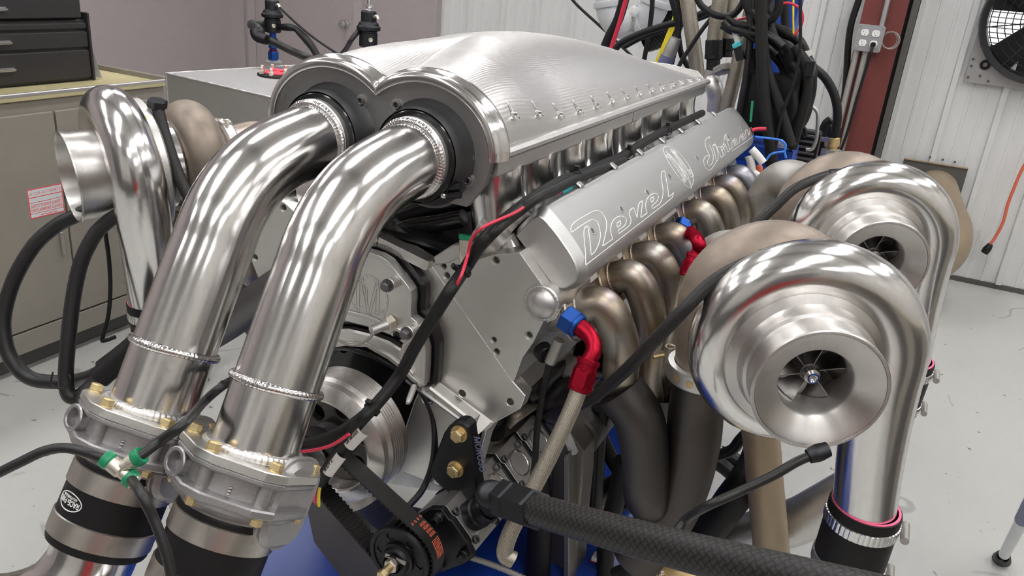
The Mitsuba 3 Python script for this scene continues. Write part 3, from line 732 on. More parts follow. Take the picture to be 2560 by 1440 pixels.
# engraved script: thin bright grooves following the skin
def engrave(lines, w=.0011, name='engraving'):
    ms = []
    for L in lines:
        L = A(L, float)
        if len(L) > 2: L = rounded(L)
        d = np.concatenate([[0], np.cumsum(np.hypot(*(np.diff(L, axis=0) * A([1, .22])).T))]); n = max(2, int(d[-1] / .004) + 1)
        s = np.linspace(0, d[-1], n); y, q = np.interp(s, d, L[:, 0]), np.interp(s, d, L[:, 1])
        c = vc_point(y, q, .0004); up = vc_point(y, q, .01) - c; tg = np.gradient(c, axis=0)
        side = np.cross(tg, up); side /= np.linalg.norm(side, axis=1, keepdims=True) + 1e-12
        ms.append(loft(np.stack([c - side * w / 2 - up * .02, c - side * w * .3 + up * .02, c + side * w * .3 + up * .02, c + side * w / 2 - up * .02], 1)))
    return join(*ms)
DEV = [[(0.1630,0.6680),(0.2100,0.6700),(0.2100,0.6440),(0.2160,0.6160),(0.2300,0.5840),(0.2470,0.5680),(0.2680,0.5640),(0.2880,0.5820),(0.2940,0.6120),(0.2900,0.6280),(0.2780,0.6440),(0.2620,0.6460),(0.2420,0.6440),(0.2390,0.6520),(0.2390,0.6660),(0.3070,0.6700),(0.3170,0.5780),(0.3470,0.5760),(0.3370,0.6560),(0.3730,0.5740),(0.3990,0.5720),(0.3530,0.6680),(0.3910,0.6700),(0.3930,0.6360),(0.4030,0.6060),(0.4210,0.5820),(0.4430,0.5720),(0.4680,0.5760),(0.4810,0.6000),(0.4770,0.6240),(0.4640,0.6400),(0.4450,0.6440),(0.4240,0.6460),(0.4210,0.6600),(0.4240,0.6700),(0.4940,0.6720),(0.5590,0.4640),(0.5860,0.4720),(0.5260,0.6720),(0.5650,0.6660),(0.5540,0.6860),(0.5350,0.6980),(0.0850,0.7000),(0.1340,0.5060),(0.1560,0.5040),(0.1140,0.6700),(0.1310,0.6680),(0.1550,0.6420),(0.1740,0.6060),(0.1870,0.5600),(0.1920,0.5200),(0.1840,0.4880),(0.1690,0.4800),(0.0970,0.4840),(0.1130,0.4380),(0.1870,0.4420),(0.2090,0.4460),(0.2210,0.4600),(0.2260,0.4920),(0.2250,0.5360),(0.2140,0.5720),(0.2000,0.6020),(0.1800,0.6380),(0.1630,0.6680)],[(0.2510,0.6000),(0.2700,0.5980),(0.2630,0.6240),(0.2440,0.6280),(0.2510,0.6000)],[(0.4370,0.5960),(0.4560,0.5960),(0.4500,0.6200),(0.4320,0.6240),(0.4370,0.5960)]]
SIX2 = [[(1.0720,0.5900),(1.0410,0.6100),(1.0180,0.6220),(1.0210,0.6560),(1.0280,0.6720)],[(1.0460,0.5780),(1.0400,0.6640)],[(0.9840,0.5220),(0.9980,0.5160),(0.9970,0.5340),(0.9820,0.5360),(0.9840,0.5220)],[(1.0000,0.4260),(0.9980,0.4380),(0.9760,0.4420)]]
SIX = SIX2 + [[(1.0010,0.4300),(0.9750,0.4220),(0.9460,0.4380),(0.9250,0.4720),(0.9110,0.5240),(0.9020,0.6020)],[(0.9550,0.4940),(0.9420,0.5720),(0.9240,0.6280),(0.9020,0.6600),(0.8710,0.6720),(0.8580,0.6480),(0.8670,0.6180),(0.8970,0.5980)],[(0.9110,0.5860),(0.8780,0.5680),(0.8490,0.5820),(0.8350,0.6140),(0.8300,0.6520),(0.8480,0.7040),(0.8800,0.7060),(0.9300,0.6760)],[(0.9730,0.5180),(0.9320,0.6740),(0.9590,0.6740),(1.0020,0.5220),(0.9730,0.5180)],[(0.9950,0.5580),(0.9830,0.6760),(1.0080,0.6620),(1.0160,0.6800),(1.0190,0.6000),(1.0470,0.5780),(1.0290,0.5760),(1.0130,0.5840),(1.0150,0.5620),(0.9950,0.5580)],[(1.0510,0.5760),(1.0770,0.5800),(1.0620,0.6680),(1.0930,0.6640),(1.1040,0.5660),(1.1340,0.5700),(1.1100,0.5500),(1.1340,0.4920),(1.1050,0.5160),(1.0890,0.5460),(1.0510,0.5760)],[(1.0940,0.6600),(1.1220,0.6600),(1.1310,0.6200),(1.1620,0.5920),(1.1950,0.5940),(1.2020,0.6200),(1.1790,0.6380),(1.1560,0.6340),(1.1490,0.6560),(1.2220,0.6580),(1.2340,0.6160),(1.2650,0.5980),(1.2990,0.6000),(1.3030,0.6240),(1.2660,0.6420),(1.2530,0.6600),(1.3040,0.6640),(1.3280,0.5840),(1.3600,0.5880),(1.3440,0.6600),(1.3980,0.5980),(1.4170,0.5980),(1.4010,0.6880),(1.3870,0.7020),(1.1070,0.6880)],[(1.1610,0.6080),(1.1850,0.6120),(1.1690,0.6260),(1.1570,0.6240),(1.1610,0.6080)],[(1.2550,0.6160),(1.2840,0.6160),(1.2670,0.6300),(1.2510,0.6320),(1.2550,0.6160)]]
mat('cut_line', (.88, .88, .87), .35, .3)
part(t, 'engraving', engrave(DEV, .0014), 'cut_line', 60, label='large script lettering cut into the cover')
part(t, 'engraving', engrave(SIX, .0012), 'cut_line', 60, label='smaller script lettering cut into the cover')
(ey, es), = [(0.6840,0.5080)]
VLEN = float(np.linalg.norm(np.diff(VS, axis=0), axis=1).sum())
eml = []
for g in emblem_strokes(.050):
    eml.append([(ey + a, es - b / VLEN) for a, b in g])
part(t, 'engraved_emblem', engrave(eml, .0012), 'cut_line', 60, label='round emblem of interlocked letters in a dotted ring')


# ------------------------------------------------------------------ exhaust headers
def port(y, s=1, d=0.0):
    u, v = -.520 + d * S2, .925 + d * S2     # outward of the head's lower flank
    x, z = bank(u, v, s); return A([x, y, z])
EXO = A([.88, 0, .47])        # the way a runner leaves the head
HB = stamp(hexbolt(.011, .007, 1.5), 'nickel')
for s in (1, -1):
    for g, ys in enumerate((RUN_Y[:4], RUN_Y[4:])):
        where = ('front four' if g == 0 else 'rear four') + (' runners beside the engraved valve cover' if s > 0 else ' runners on the cabinet side')
        t = thing('exhaust_header', 'heat-tinted stainless exhaust header, ' + where, 'exhaust manifold')
        yc = ys[0] + .62 * (ys[-1] - ys[0]); col = A([s * .52, yc + .05, .80])
        for k, y in enumerate(ys):
            p0 = A([s * .276, y, 1.020]); e = A([s * EXO[0], 0, EXO[2]])
            q = y + (.012, .012, .0, -.004)[k]
            P = [p0, p0 + e * .034, p0 + A([s * .058, .004, .024]), p0 + A([s * .082, .010, -.004]), p0 + A([s * .096, .020, -.050]), p0 + A([s * .098, .034, -.105]), A([s * .372, (y * .55 + col[1] * .45) - .01, .845]), A([s * .375, (y * .3 + col[1] * .7), .775])]
            r = part(t, 'runner', tube(P, [.026, .0265, .0275, .0285, .0285, .028, .027, .026], 32, 8), 'header_tint', True)
            part(r, 'weld_bead', weld(circle(p0 + e * .0350, e, .0280, 50), True, .0032, .005, k), 'header_tint', True)
            fl = Polygon(rrect(.108, .080, .030, 9)); R = frame(e, (0, 1, 0)); f0 = p0 + e * .024 + R @ A([0, .004 * (-1 if s > 0 else 1), 0])
            part(t, 'flange', move(prism(fl, .010, .002, True), R, f0), 'header_tint')
            part(t, 'gasket', move(prism(fl.buffer(.002), .0025), R, f0 - e * .0026), 'dull_steel')
            for dy, du in ((.047, .012), (.047, -.016)):
                put(t, 'flange_bolt', HB, R, f0 + e * .008 + R @ A([dy, du * (1 if s > 0 else -1), 0]))
            part(t, 'neck', tube([p0 - e * .03, f0], .027, 28, curve=False), 'dull_steel', True)
        strip = bar(A([s * .276, ys[0], 1.020]) + e * .020, A([s * .276, ys[-1], 1.020]) + e * .028, .008, .040, np.cross(e, [0, 1, 0]), .002)
        part(t, 'flange_strip', strip, 'header_tint')
        part(t, 'collector', lathe([(.072, 0), (.066, .05), (.050, .11), (.0445, .16)], (s * .375, yc + .03, .80), (0, .10, -1), 40), 'burnt_pipe', True)


# ------------------------------------------------------------------ crank damper, belt drive and oil pump
dp = thing('crank_damper', 'large grooved aluminium crank damper below the front cover', 'damper')
pr = [(.060, .012), (.0985, .012), (.1045, .008), (.1045, .0)]
for g in range(5):
    z = .004 + g * .0052
    pr += [(.1045, -z), (.1010, -z - .0012), (.1010, -z - .0024), (.1045, -z - .0036)]
pr += [(.1045, -.032), (.0995, -.037), (.1015, -.041), (.1010, -.050), (.0945, -.0545), (.0800, -.0600), (.0765, -.0600), (.0745, -.057), (.0735, -.030)]
part(dp, 'outer_ring', lathe([(r, -h) for r, h in pr][::1], (0, -.030, CZ), (0, -1, 0), 120, crease=20), 'turned', uv=True)
hub = Point(0, 0).buffer(.074, 24)
for k in range(6):
    a = math.radians(60 * k + 20); hub = hub.difference(Point(.051 * math.cos(a), .051 * math.sin(a)).buffer(.0135, 10))
part(dp, 'hub', slab(affinity.translate(hub, 0, CZ), -.062, -.050, .002), 'dark_plate')
part(dp, 'hub_back', lathe([(0, 0), (.074, 0)], (0, -.045, CZ), (0, -1, 0), 40), 'black_gloss')
part(dp, 'snout', lathe([(.030, .02), (.030, .034), (.034, .036), (.034, .044), (.026, .046), (.026, .085)], (0, -.03, CZ), (0, -1, 0), 40), 'dark_steel', 30)
HUBB = stamp(socket(.006, .006), 'black_anod')
for k in range(6):
    a = math.radians(60 * k + 50); put(dp, 'hub_bolt', HUBB, frame((0, -1, 0)), (.024 * math.cos(a), -.062, CZ + .024 * math.sin(a)))

cp = thing('crank_pulley', 'dark toothed crank pulley inside the upper end of the belt', 'pulley')
C1, r1, C2, r2 = A([0.0, CZ]), .036, A([.168, .695]), .051
def gear(c, r, n, y0, y1):
    pts = [(c[0] + (r if (k % 4) < 2 else r - .0035) * math.cos(2 * math.pi * k / (4 * n)), c[1] + (r if (k % 4) < 2 else r - .0035) * math.sin(2 * math.pi * k / (4 * n))) for k in range(4 * n)]
    return slab(Polygon(pts), y0, y1, .001)
part(cp, 'teeth', gear(C1, r1 - .002, 20, -.134, -.100), 'dark_steel')
part(cp, 'flange', slab(Point(*C1).buffer(r1 + .003, 24), -.138, -.134, .001), 'dark_steel')
part(cp, 'bolt', lathe([(0, .03), (.012, .03), (.014, .026), (.016, .0)], (0, -.136, CZ), (0, -1, 0), 6), 'dark_steel')
opl = thing('oil_pump_pulley', 'dark toothed pulley with a gold nut at the lower end of the belt', 'pulley')
face = Point(*C2).buffer(r2 - .004, 32)
for k in range(6):
    a = math.radians(60 * k); face = face.difference(Point(C2[0] + .033 * math.cos(a), C2[1] + .033 * math.sin(a)).buffer(.006, 8))
part(opl, 'teeth', gear(C2, r2 - .002, 30, -.134, -.098), 'black_anod')
part(opl, 'face', slab(face, -.1365, -.133, .001), 'black_anod')
part(opl, 'rim', slab(Point(*C2).buffer(r2 - .001, 32).difference(Point(*C2).buffer(r2 - .008, 32)), -.1395, -.134, .001), 'black_anod')
part(opl, 'hub', lathe([(.026, 0), (.026, .006), (.022, .008), (.020, .014), (.014, .014), (.014, .020)], (C2[0], -.136, C2[1]), (0, -1, 0), 40), 'black_anod')
part(opl, 'key_plate', obox((C2[0] + .004, -.152, C2[1] + .010), (.034, .004, .006), None, .001), 'dull_steel')
nn = part(opl, 'nut', move(hexnut(.019, .010), frame((0, -1, 0)), (C2[0], -.151, C2[1])), 'nickel')
part(nn, 'bolt', join(lathe([(.0065, 0), (.0065, .016)], (C2[0], -.160, C2[1]), (0, -1, 0), 16)[:2], move(hexnut(.014, .009), frame((0, -1, 0)), (C2[0], -.174, C2[1]))), 'zinc_gold')
# toothed belt: outer tangents of the two pulleys
def belt_loop(r1, r2, n=60):
    d = C2 - C1; L = np.linalg.norm(d); th = math.atan2(d[1], d[0]); b = math.acos((r1 - r2) / L)
    a1 = np.linspace(th + b, th + 2 * math.pi - b, n); a2 = np.linspace(th - b, th + b, n)
    pts = np.vstack([C1 + r1 * np.stack([np.cos(a1), np.sin(a1)], 1), C2 + r2 * np.stack([np.cos(a2), np.sin(a2)], 1)])
    return pts
lo, li = belt_loop(r1 + .0042, r2 + .0042), belt_loop(r1 + .0015, r2 + .0015)
be = thing('toothed_belt', 'black toothed belt with orange-red print running from the crank to the oil pump', 'belt')
bp = Polygon(lo).difference(Polygon(li))
ring = LineString(np.vstack([li, li[:1]])); nT = int(ring.length / .008)
part(be, 'band', slab(bp, -.131, -.101, .0004), 'loom')
teeth = []
for k in range(nT):
    p = ring.interpolate(k / nT, normalized=True); q = ring.interpolate((k / nT + .002) % 1, normalized=True); u = nrm(A([q.x - p.x, q.y - p.y])); nv = A([-u[1], u[0]])
    if Polygon(li).contains(Point(p.x + nv[0] * .001, p.y + nv[1] * .001)) is False: nv = -nv
    c = A([p.x, p.y]); sg = [c - u * .0023, c + u * .0023, c + u * .0016 + nv * .0028, c - u * .0016 + nv * .0028]
    teeth.append(slab(Polygon([tuple(x) for x in sg]), -.131, -.101))
for k, m in enumerate(teeth): part(be, 'tooth', m, 'loom', False)
mat('belt_print', (.75, .13, .06), .6)
def on_belt(txt, h, s0, w0, bold=True, sx=.9):
    """Lettering on the belt's outer face: along the belt from arc length s0, w0 across."""
    m = meshkit.text_mesh(txt, h, .0002, bold); v = A(m.vertices); L = LineString(np.vstack([lo, lo[:1]])); tot = L.length
    out = []
    P = A(L.coords); D = np.concatenate([[0], np.cumsum(np.linalg.norm(np.diff(P, axis=0), axis=1))])
    s = (s0 + v[:, 1] ) % tot; x, z = np.interp(s, D, P[:, 0]), np.interp(s, D, P[:, 1]); e = .002
    tx, tz = np.interp((s + e) % tot, D, P[:, 0]) - np.interp((s - e) % tot, D, P[:, 0]), np.interp((s + e) % tot, D, P[:, 1]) - np.interp((s - e) % tot, D, P[:, 1])
    l = np.hypot(tx, tz); nx, nz = tz / l, -tx / l
    return (np.stack([x + nx * (v[:, 2] + .0001), w0 - v[:, 0] * sx, z + nz * (v[:, 2] + .0001)], 1), A(m.faces))
Ls = LineString(np.vstack([lo, lo[:1]])); top = Ls.project(Point(.196, .742))
for k in range(4): part(be, 'print', on_belt('oooo'[k], .0052, top + .016, -.1285 + .0072 * (k + 1) - .0006), 'belt_print', False)
for k in range(4): part(be, 'print', on_belt('JASON', .0046, top + .006 - .0066 * k, -.103, True, .62), 'belt_print', False)
for k in range(5): part(be, 'print', on_belt('IIIII', .0044, top - .024 - .0058 * k, -.103, True, 1.3), 'belt_print', False)

op = thing('oil_pump', 'machined multi-section oil pump with black end plate behind the belt pulley', 'oil pump')
PO = A([.192, 0, .688])
Rp = np.stack([[S2, 0, -S2], [S2, 0, S2], [0, -1, 0]], 1)      # local x outward-down, y outward-up, z forward
lob = Polygon([(-.043, -.036), (-.043, .020), (-.036, .036), (-.018, .036), (-.014, .040), (.026, .040), (.031, .036), (.045, .034), (.048, .012), (.045, -.034), (.020, -.036), (.012, -.033), (-.010, -.036)])
part(op, 'end_plate', move(prism(lob.buffer(.004), .012, .0015, True), Rp, PO + A([0, -.052, 0])), 'black_anod')
for k in range(4):
    y = -.050 + .082 * k
    sec = lob.buffer(.0005)
    m = part(op, 'section', move(prism(sec, .068, .002, True), Rp, PO + A([0, y + .070, 0])), 'satin')
    part(m, 'gasket', move(prism(lob.buffer(.002), .012, .001, True), Rp, PO + A([0, y + .082, 0])), 'black_anod')
    face = PO + Rp @ A([.004, .0405, 0]) + A([0, y + .035, 0])
    part(m, 'pocket', lathe([(.0, -.004), (.012, -.004), (.020, -.001), (.0225, .0012), (.024, .0012), (.0245, -.001)], face, Rp[:, 1], 36), 'polished', True)
    for i in (-1, 1):
        for j in (-1, 1):
            put(op, 'socket_screw', SOCK, frame(Rp[:, 1]), face + Rp @ A([.026 * i + .002, -.001, .028 * j]))
for i, j in ((-.03, .03), (.036, .028), (.036, -.028), (-.03, -.028)):
    k = part(op, 'stud', lathe([(.008, 0), (.008, .006), (.0065, .008), (.0065, .016), (.004, .018), (0, .018)], PO + A([0, -.064, 0]) + Rp @ A([i, j, 0]), (0, -1, 0), 18), 'black_anod')
# hose end: port boss, elbow, hex, braided hose
oh = thing('braided_hose', 'thick black braided hose running from the oil pump across the foreground', 'hose')
f0 = PO + Rp @ A([.004, .040, 0]) + A([0, -.018, 0])
part(oh, 'port_fitting', lathe([(.024, -.004), (.024, .016), (.0195, .018), (.0195, .022), (.022, .023), (.022, .034), (.0185, .036)], f0, Rp[:, 1], 40), 'black_anod', 30)
EL = [f0 + Rp[:, 1] * .030, f0 + Rp[:, 1] * .044, A((0.337,-0.214,0.920)), A((0.351,-0.222,0.930)), A((0.367,-0.230,0.936))]
part(oh, 'elbow', tube(EL, [.0172, .0172, .0168, .0165, .0165], 32, 8), 'black_anod', True)
H1 = A((0.410,-0.259,0.960))
part(oh, 'hose_nut', move(hexnut(.041, .024), frame(H1 - EL[3]), A(EL[4]) - nrm(H1 - EL[3]) * .006), 'black_anod')
part(oh, 'hose_socket', move(join(hexnut(.0395, .046)), frame(H1 - EL[4]), A(EL[4]) + nrm(H1 - EL[4]) * .020), 'black_anod')
part(oh, 'hose', tube([A(EL[4]) + nrm(H1 - EL[4]) * .05, H1, A((0.475,-0.293,0.992)), A((0.540,-0.326,1.024)), A((0.604,-0.355,1.054)), A((0.668,-0.384,1.085)), A((0.743,-0.412,1.117))], .0172, 48, 16), 'black_braid', uv=True)

# pump bracket with raised lettering down its edge
mb = thing('pump_bracket', 'black pump bracket with two gold bolts and raised lettering on its edge', 'bracket')
bpoly = [(x, z) for x, _, z in [(0.172,0.018,0.853),(0.181,0.018,0.860),(0.190,0.018,0.861),(0.199,0.018,0.856),(0.210,0.018,0.804),(0.223,0.018,0.746),(0.191,0.018,0.676),(0.162,0.018,0.663),(0.170,0.018,0.726),(0.148,0.018,0.735),(0.137,0.018,0.745),(0.134,0.018,0.755),(0.156,0.018,0.830),(0.163,0.018,0.844)]]
part(mb, 'plate', slab(Polygon(bpoly), -.004, .018, .003), 'black_anod')
BG = stamp(hexbolt(.019, .011, 1.45), 'zinc_gold')
for q in [(0.184,-0.004,0.840),(0.182,-0.004,0.776)]: put(mb, 'hex_bolt', BG, frame((0, -1, 0)), q)
a0, a1 = [(0.208,-0.004,0.843),(0.223,-0.004,0.786)]
m = meshkit.text_mesh('MOROSO', .0105, .0006, True); v = A(m.vertices); u = nrm(A(a1) - A(a0)); sc = np.linalg.norm(A(a1) - A(a0)) / np.ptp(v[:, 0])
wv = np.cross(u, [0, 1, 0]) * 1.0
mat('slate_blue', (.13, .14, .24), .5)
part(mb, 'lettering', (A(a0) + np.outer((v[:, 0] - v[:, 0].min()) * sc, u) + np.outer(v[:, 1], wv) + np.outer(v[:, 2], [0, -1, 0]), A(m.faces)), 'slate_blue', False)
td = thing('timing_disc', 'dark disc with holes between the crank damper and the block face', 'disc')
dk = Point(0, CZ + .012).buffer(.128, 40)
for k in range(14):
    a = 2 * math.pi * k / 14; dk = dk.difference(Point(.108 * math.cos(a), CZ + .012 + .108 * math.sin(a)).buffer(.009, 8))
part(td, 'disc', slab(dk, .040, .044, .001), 'black_gloss')
part(td, 'backing', slab(Point(0, CZ + .012).buffer(.126, 40), .046, .0495, .0005), 'dark_plate')
part(td, 'wire', tube([(-.09, .03, CZ + .090), (-.04, .02, CZ + .112), (.02, .018, CZ + .112), (.08, .024, CZ + .088), (.118, .025, CZ + .04), (.128, .02, CZ - .03), (.118, .01, CZ - .09), (.09, .01, CZ - .14)], .0055, 12), 'black_gloss', True)
# machined lower front plate beside the damper and the pale plate below it
lp = thing('lower_front_plate', 'machined plate between the crank damper and the black pump bracket', 'engine plate')
q = [(x, z) for x, _, z in [(0.094,0.030,0.877),(0.112,0.030,0.885),(0.191,0.030,0.851),(0.198,0.030,0.833),(0.173,0.030,0.723),(0.137,0.030,0.709),(0.059,0.030,0.710),(0.071,0.030,0.800),(0.084,0.030,0.849)]]
part(lp, 'plate', slab(Polygon(q), .022, .045, .003, [(*A(A((0.109,0.030,0.863)))[[0, 2]], .0085)]), 'billet')
hh = A(A((0.113,0.024,0.867))); part(lp, 'threaded_hole', lathe([(.0105, 0), (.0085, .0015), (.0075, .004), (.0082, .006), (.007, .012), (0, .012)], hh + A([0, -.0025, 0]), (0, 1, 0), 24), 'dark_steel')
solo('pale_plate', 'pale flat metal plate below the crank damper', 'plate', slab(Polygon([(x, z) for x, _, z in [(0.040,0.040,0.721),(0.057,0.040,0.704),(0.135,0.040,0.698),(0.137,0.040,0.701),(0.141,0.040,0.698),(0.124,0.040,0.688),(0.042,0.040,0.670),(0.005,0.040,0.668)]]).buffer(.002), .036, .041, .001), 'label_grey')
sk = thing('oil_sump', 'dark oil sump below the engine block', 'oil pan')
part(sk, 'pan', slab(Polygon([(-.15, .66), (.15, .66), (.165, .60), (.12, .50), (-.12, .50), (-.165, .60)]), .09, 1.32, .006), 'dark_steel')
part(sk, 'flange', slab(Polygon([(-.18, .672), (.18, .672), (.18, .660), (-.18, .660)]), .07, 1.34, .002), 'dark_steel')
# canister seen behind the belt, its lower end cut square
fl = thing('filter_canister', 'small brownish steel canister behind the belt', 'canister')
c0, c1 = A(A((-0.005,-0.035,0.732))), A(A((0.036,-0.035,0.673)))
part(fl, 'body', lathe([(0, 0), (.024, 0), (.026, .003), (.026, np.linalg.norm(c1 - c0) * .72), (.0265, np.linalg.norm(c1 - c0) * .74), (.0265, np.linalg.norm(c1 - c0)), (0, np.linalg.norm(c1 - c0))], c0, c1 - c0, 40), 'dull_steel', 30)


# ------------------------------------------------------------------ turbochargers
def wheel_blade(a0, r0, r1, s0, s1, hand=1, n=7, m=8):
    """One twisted compressor blade as a thin closed sheet in local axes (z forward)."""
    def sheet(off):
        G = []
        for i in range(n):
            r = r0 + (r1 - r0) * i / (n - 1); row = []
            for j in range(m):
                q = j / (m - 1); s = s0 + (s1 - s0) * q
                a = a0 + hand * ((q ** .8) * (.55 + .5 * i / (n - 1)) + .05 * i / (n - 1)) + off / max(r, .008)
                row.append((r * math.cos(a), r * math.sin(a), -s))
            G.append(row)
        return A(G)
    f, b = sheet(.0006), sheet(-.0006)
    edge = lambda p, q: loft(np.stack([p, q]))
    return join(loft(f), loft(b[:, ::-1]), edge(f[:, 0], b[:, 0]), edge(b[-1], f[-1]))

def ribbed_clamp(t, o, d, r, w=.018):
    k = part(t, 'clamp', lathe([(r - .001, 0), (r + .0015, .001), (r + .0015, w - .001), (r - .001, w)], o, d, 288, wob=lambda a: .022 * (np.abs(np.sin(a * 22)) ** .5 - .5)), 'chrome', 40)
    part(k, 'screw', lathe([(0, -.02), (.006, -.02), (.006, .02), (0, .02)][::-1], A(o) + A(d) * w / 2 + frame(d)[:, 0] * (r + .008), frame(d)[:, 1], 14), 'dull_steel')

TURBOS = {}
def turbo(where, o, th, tilt, kind, ts):
    """o the inlet's middle, th the yaw of its facing, ts the turbine's distance behind it."""
    th, ti = math.radians(th), math.radians(tilt)
    f = A([math.sin(th) * math.cos(ti), -math.cos(th) * math.cos(ti), math.sin(ti)])
    x = nrm(A([math.cos(th), math.sin(th), 0])); R = np.stack([x, np.cross(f, x), f], 1); o = A(o)
    L = lambda p: R @ A(p) + o
    t = thing('turbocharger', 'turbocharger with a polished snail-shaped compressor, ' + where, 'turbocharger')
    VZ = -.105 if kind == 'bell' else -.088
    DX = .030 if kind == 'bell' else -.030; ks = 1.0 if kind == 'bell' else .88
    hsg = part(t, 'compressor_housing', {'type': 'x'}, 'polished')
    ts_ = np.linspace(0, 1, 97); rings, tu = [], np.linspace(0, 2 * np.pi, 41)
    for q in ts_:
        a = math.radians(-25 - 335 * q); mr = .026 + .020 * q ** .9; Rc = .0985 + .020 * q
        rr = Rc + mr * np.cos(tu); rings.append(np.stack([rr * math.cos(a), rr * math.sin(a), VZ + mr * np.sin(tu)], 1))
    mr, Rc = .046, .1185
    for q in np.linspace(.05, 1, 14):          # the tangential outlet
        w = q * q * (3 - 2 * q); m2 = mr - (.003 if kind == 'bell' else 0) * w; rr = Rc + m2 * np.cos(tu); rings.append(np.stack([rr + DX * q ** 1.5, np.full(41, -.245 * q), VZ + m2 * np.sin(tu)], 1))
    vol = loft(A(rings))
    disc = lathe([(.062, VZ + .022), (.088, VZ + .026), (.100, VZ + .020)], n=72)
    add(hsg, move(join(vol[:2], disc[:2], blob((.104, -.040, VZ), .031, (.9, 1.3, .9), sub=3)), R, o), 'polished', 50)
    back = part(t, 'back_plate', move(lathe([(.06, VZ - .058), (.120, VZ - .058), (.1255, VZ - .054), (.1255, VZ - .030), (.120, VZ - .028), (.09, VZ - .024)][::-1], n=96), R, o), 'satin', 30)
    for k in range(8):
        a = math.radians(45 * k + 12); put(back, 'spot_weld', {**SPOT}, frame(R @ A([math.cos(a), math.sin(a), 0])), L([.1252 * math.cos(a), .1252 * math.sin(a), VZ - .042]))
    if kind == 'bell':
        pr = [(.0445, -.085), (.0445, -.030), (.0447, -.0235), (.0455, -.0205), (.0475, -.0178), (.0560, -.0120), (.0660, -.0058), (.0735, -.0018), (.0765, -.0010), (.0768, -.0022), (.0772, .0), (.0800, .0), (.0815, -.0015), (.0815, -.007), (.0795, -.0085), (.0782, -.0100), (.0778, -.034), (.0790, -.0415), (.0830, -.0440), (.0835, -.0475), (.0835, -.056), (.0870, -.0620), (.0960, -.0660), (.1000, -.0685), (.1010, -.073), (.101, VZ + .02)]
        part(t, 'inlet_bell', move(lathe([(r, z) for r, z in pr[::-1]], n=200, crease=32), R, o), 'turned', uv=True)
    else:
        pr = [(.0445, -.100), (.0446, -.092), (.062, -.082), (.0740, -.060), (.0770, -.020), (.0785, -.004), (.0800, .0), (.0815, .0), (.0820, -.003), (.0805, -.006), (.0795, -.014), (.0792, -.016), (.0795, -.018), (.0795, -.057), (.0830, -.060), (.0830, -.064), (.0800, -.068), (.0800, VZ + .01)]
        part(t, 'inlet_pipe', move(lathe([(r, z) for r, z in pr[::-1]], n=200, crease=32), R, o), 'turned', uv=True)
    part(t, 'slot_ring', move(lathe([(.0446, -.052), (.0452, -.0525), (.0452, -.0545), (.0446, -.055)], n=72), R, o), 'black_gloss')
    wz = .048 if kind == 'bell' else .085
    w = part(t, 'impeller', move(lathe([(.0435, -wz - .045), (.030, -wz - .034), (.018, -wz - .018), (.0125, -wz - .004), (.0120, -wz), (.0100, -wz + .002), (0, -wz + .002)], n=48), R, o), 'dark_steel', 40)
    for k in range(12):
        long = k % 2 == 0
        part(w, 'blade', move(wheel_blade(math.radians(30 * k + 17), .011, .0432, wz + (0 if long else .020), wz + .038, -1), R, o), 'blade_steel', 50)
    part(w, 'nut', move(lathe([(.0105, -wz + .002), (.0115, -wz + .006), (.0098, -wz + .012), (.0062, -wz + .016), (.0058, -wz + .0165), (.0040, -wz + .015), (.0035, -wz + .011), (0, -wz + .011)], n=32), R, o), 'chrome', True)
    part(w, 'tip', move(lathe([(.0068, -wz + .0158), (.0060, -wz + .0170), (.0052, -wz + .0166)], n=24), R, o), 'blue_anod', True)
    # bearing housing, turbine housing, outlet clamp
    part(t, 'bearing_housing', move(lathe([(.05, VZ - .058), (.052, VZ - .066), (.044, VZ - .072), (.044, -ts + .060), (.060, -ts + .052), (.062, -ts + .048)][::-1], n=48), R, o), 'dark_steel', 30)
    part(t, 'heat_ring', move(lathe([(.058, -ts + .066), (.078, -ts + .062), (.084, -ts + .056), (.084, -ts + .044), (.078, -ts + .040)][::-1], n=72), R, o), 'chrome', 30)
    tur = part(t, 'turbine_housing', {'type': 'x'}, 'cast_iron')
    rings = []
    for q in np.linspace(0, 1, 73):
        sg = 1 if kind == 'bell' else 1
        a = math.radians(182 - 340 * q); mr = (.034 + .018 * (1 - q)) * ks; Rc = (.064 + .022 * (1 - q)) * ks
        rr = Rc + mr * np.cos(tu) * 1.02; rings.append(np.stack([rr * math.cos(a), rr * math.sin(a), -ts + mr * 1.05 * np.sin(tu)], 1))
    R0 = A(rings[0]); c0 = R0.mean(0)
    a = math.radians(182); tang = A([math.sin(a), -math.cos(a), 0]) * -1
    tang = A([math.cos(a + math.pi / 2), math.sin(a + math.pi / 2), 0])
    pre = [c0 + (R0 - c0) * k + tang * d for k, d in ((.82, .115), (.84, .10), (.92, .06), (1.0, .02))]
    core = lathe([(.0, -ts + .04), (.06, -ts + .045), (.085, -ts + .034), (.098, -ts), (.085, -ts - .034), (.058, -ts - .044), (.055, -ts - .060), (0, -ts - .060)][::-1], n=64)
    add(tur, move(join(loft(A(pre + rings))[:2], core[:2]), R, o), 'cast_iron', 55)
    cl = part(t, 'outlet_clamp', move(lathe([(.055, -ts - .050), (.0625, -ts - .052), (.0665, -ts - .056), (.0665, -ts - .072), (.0625, -ts - .076), (.055, -ts - .078)][::-1], n=72), R, o), 'satin', 30)
    for e in (-.35, .35):
        a = math.radians(100) + e; part(cl, 'saddle', move(obox((.068 * math.cos(a), .068 * math.sin(a), -ts - .064), (.006, .018, .022), frame((0, 0, 1), (math.cos(a), math.sin(a), 0)), .0015), R, o), 'satin')
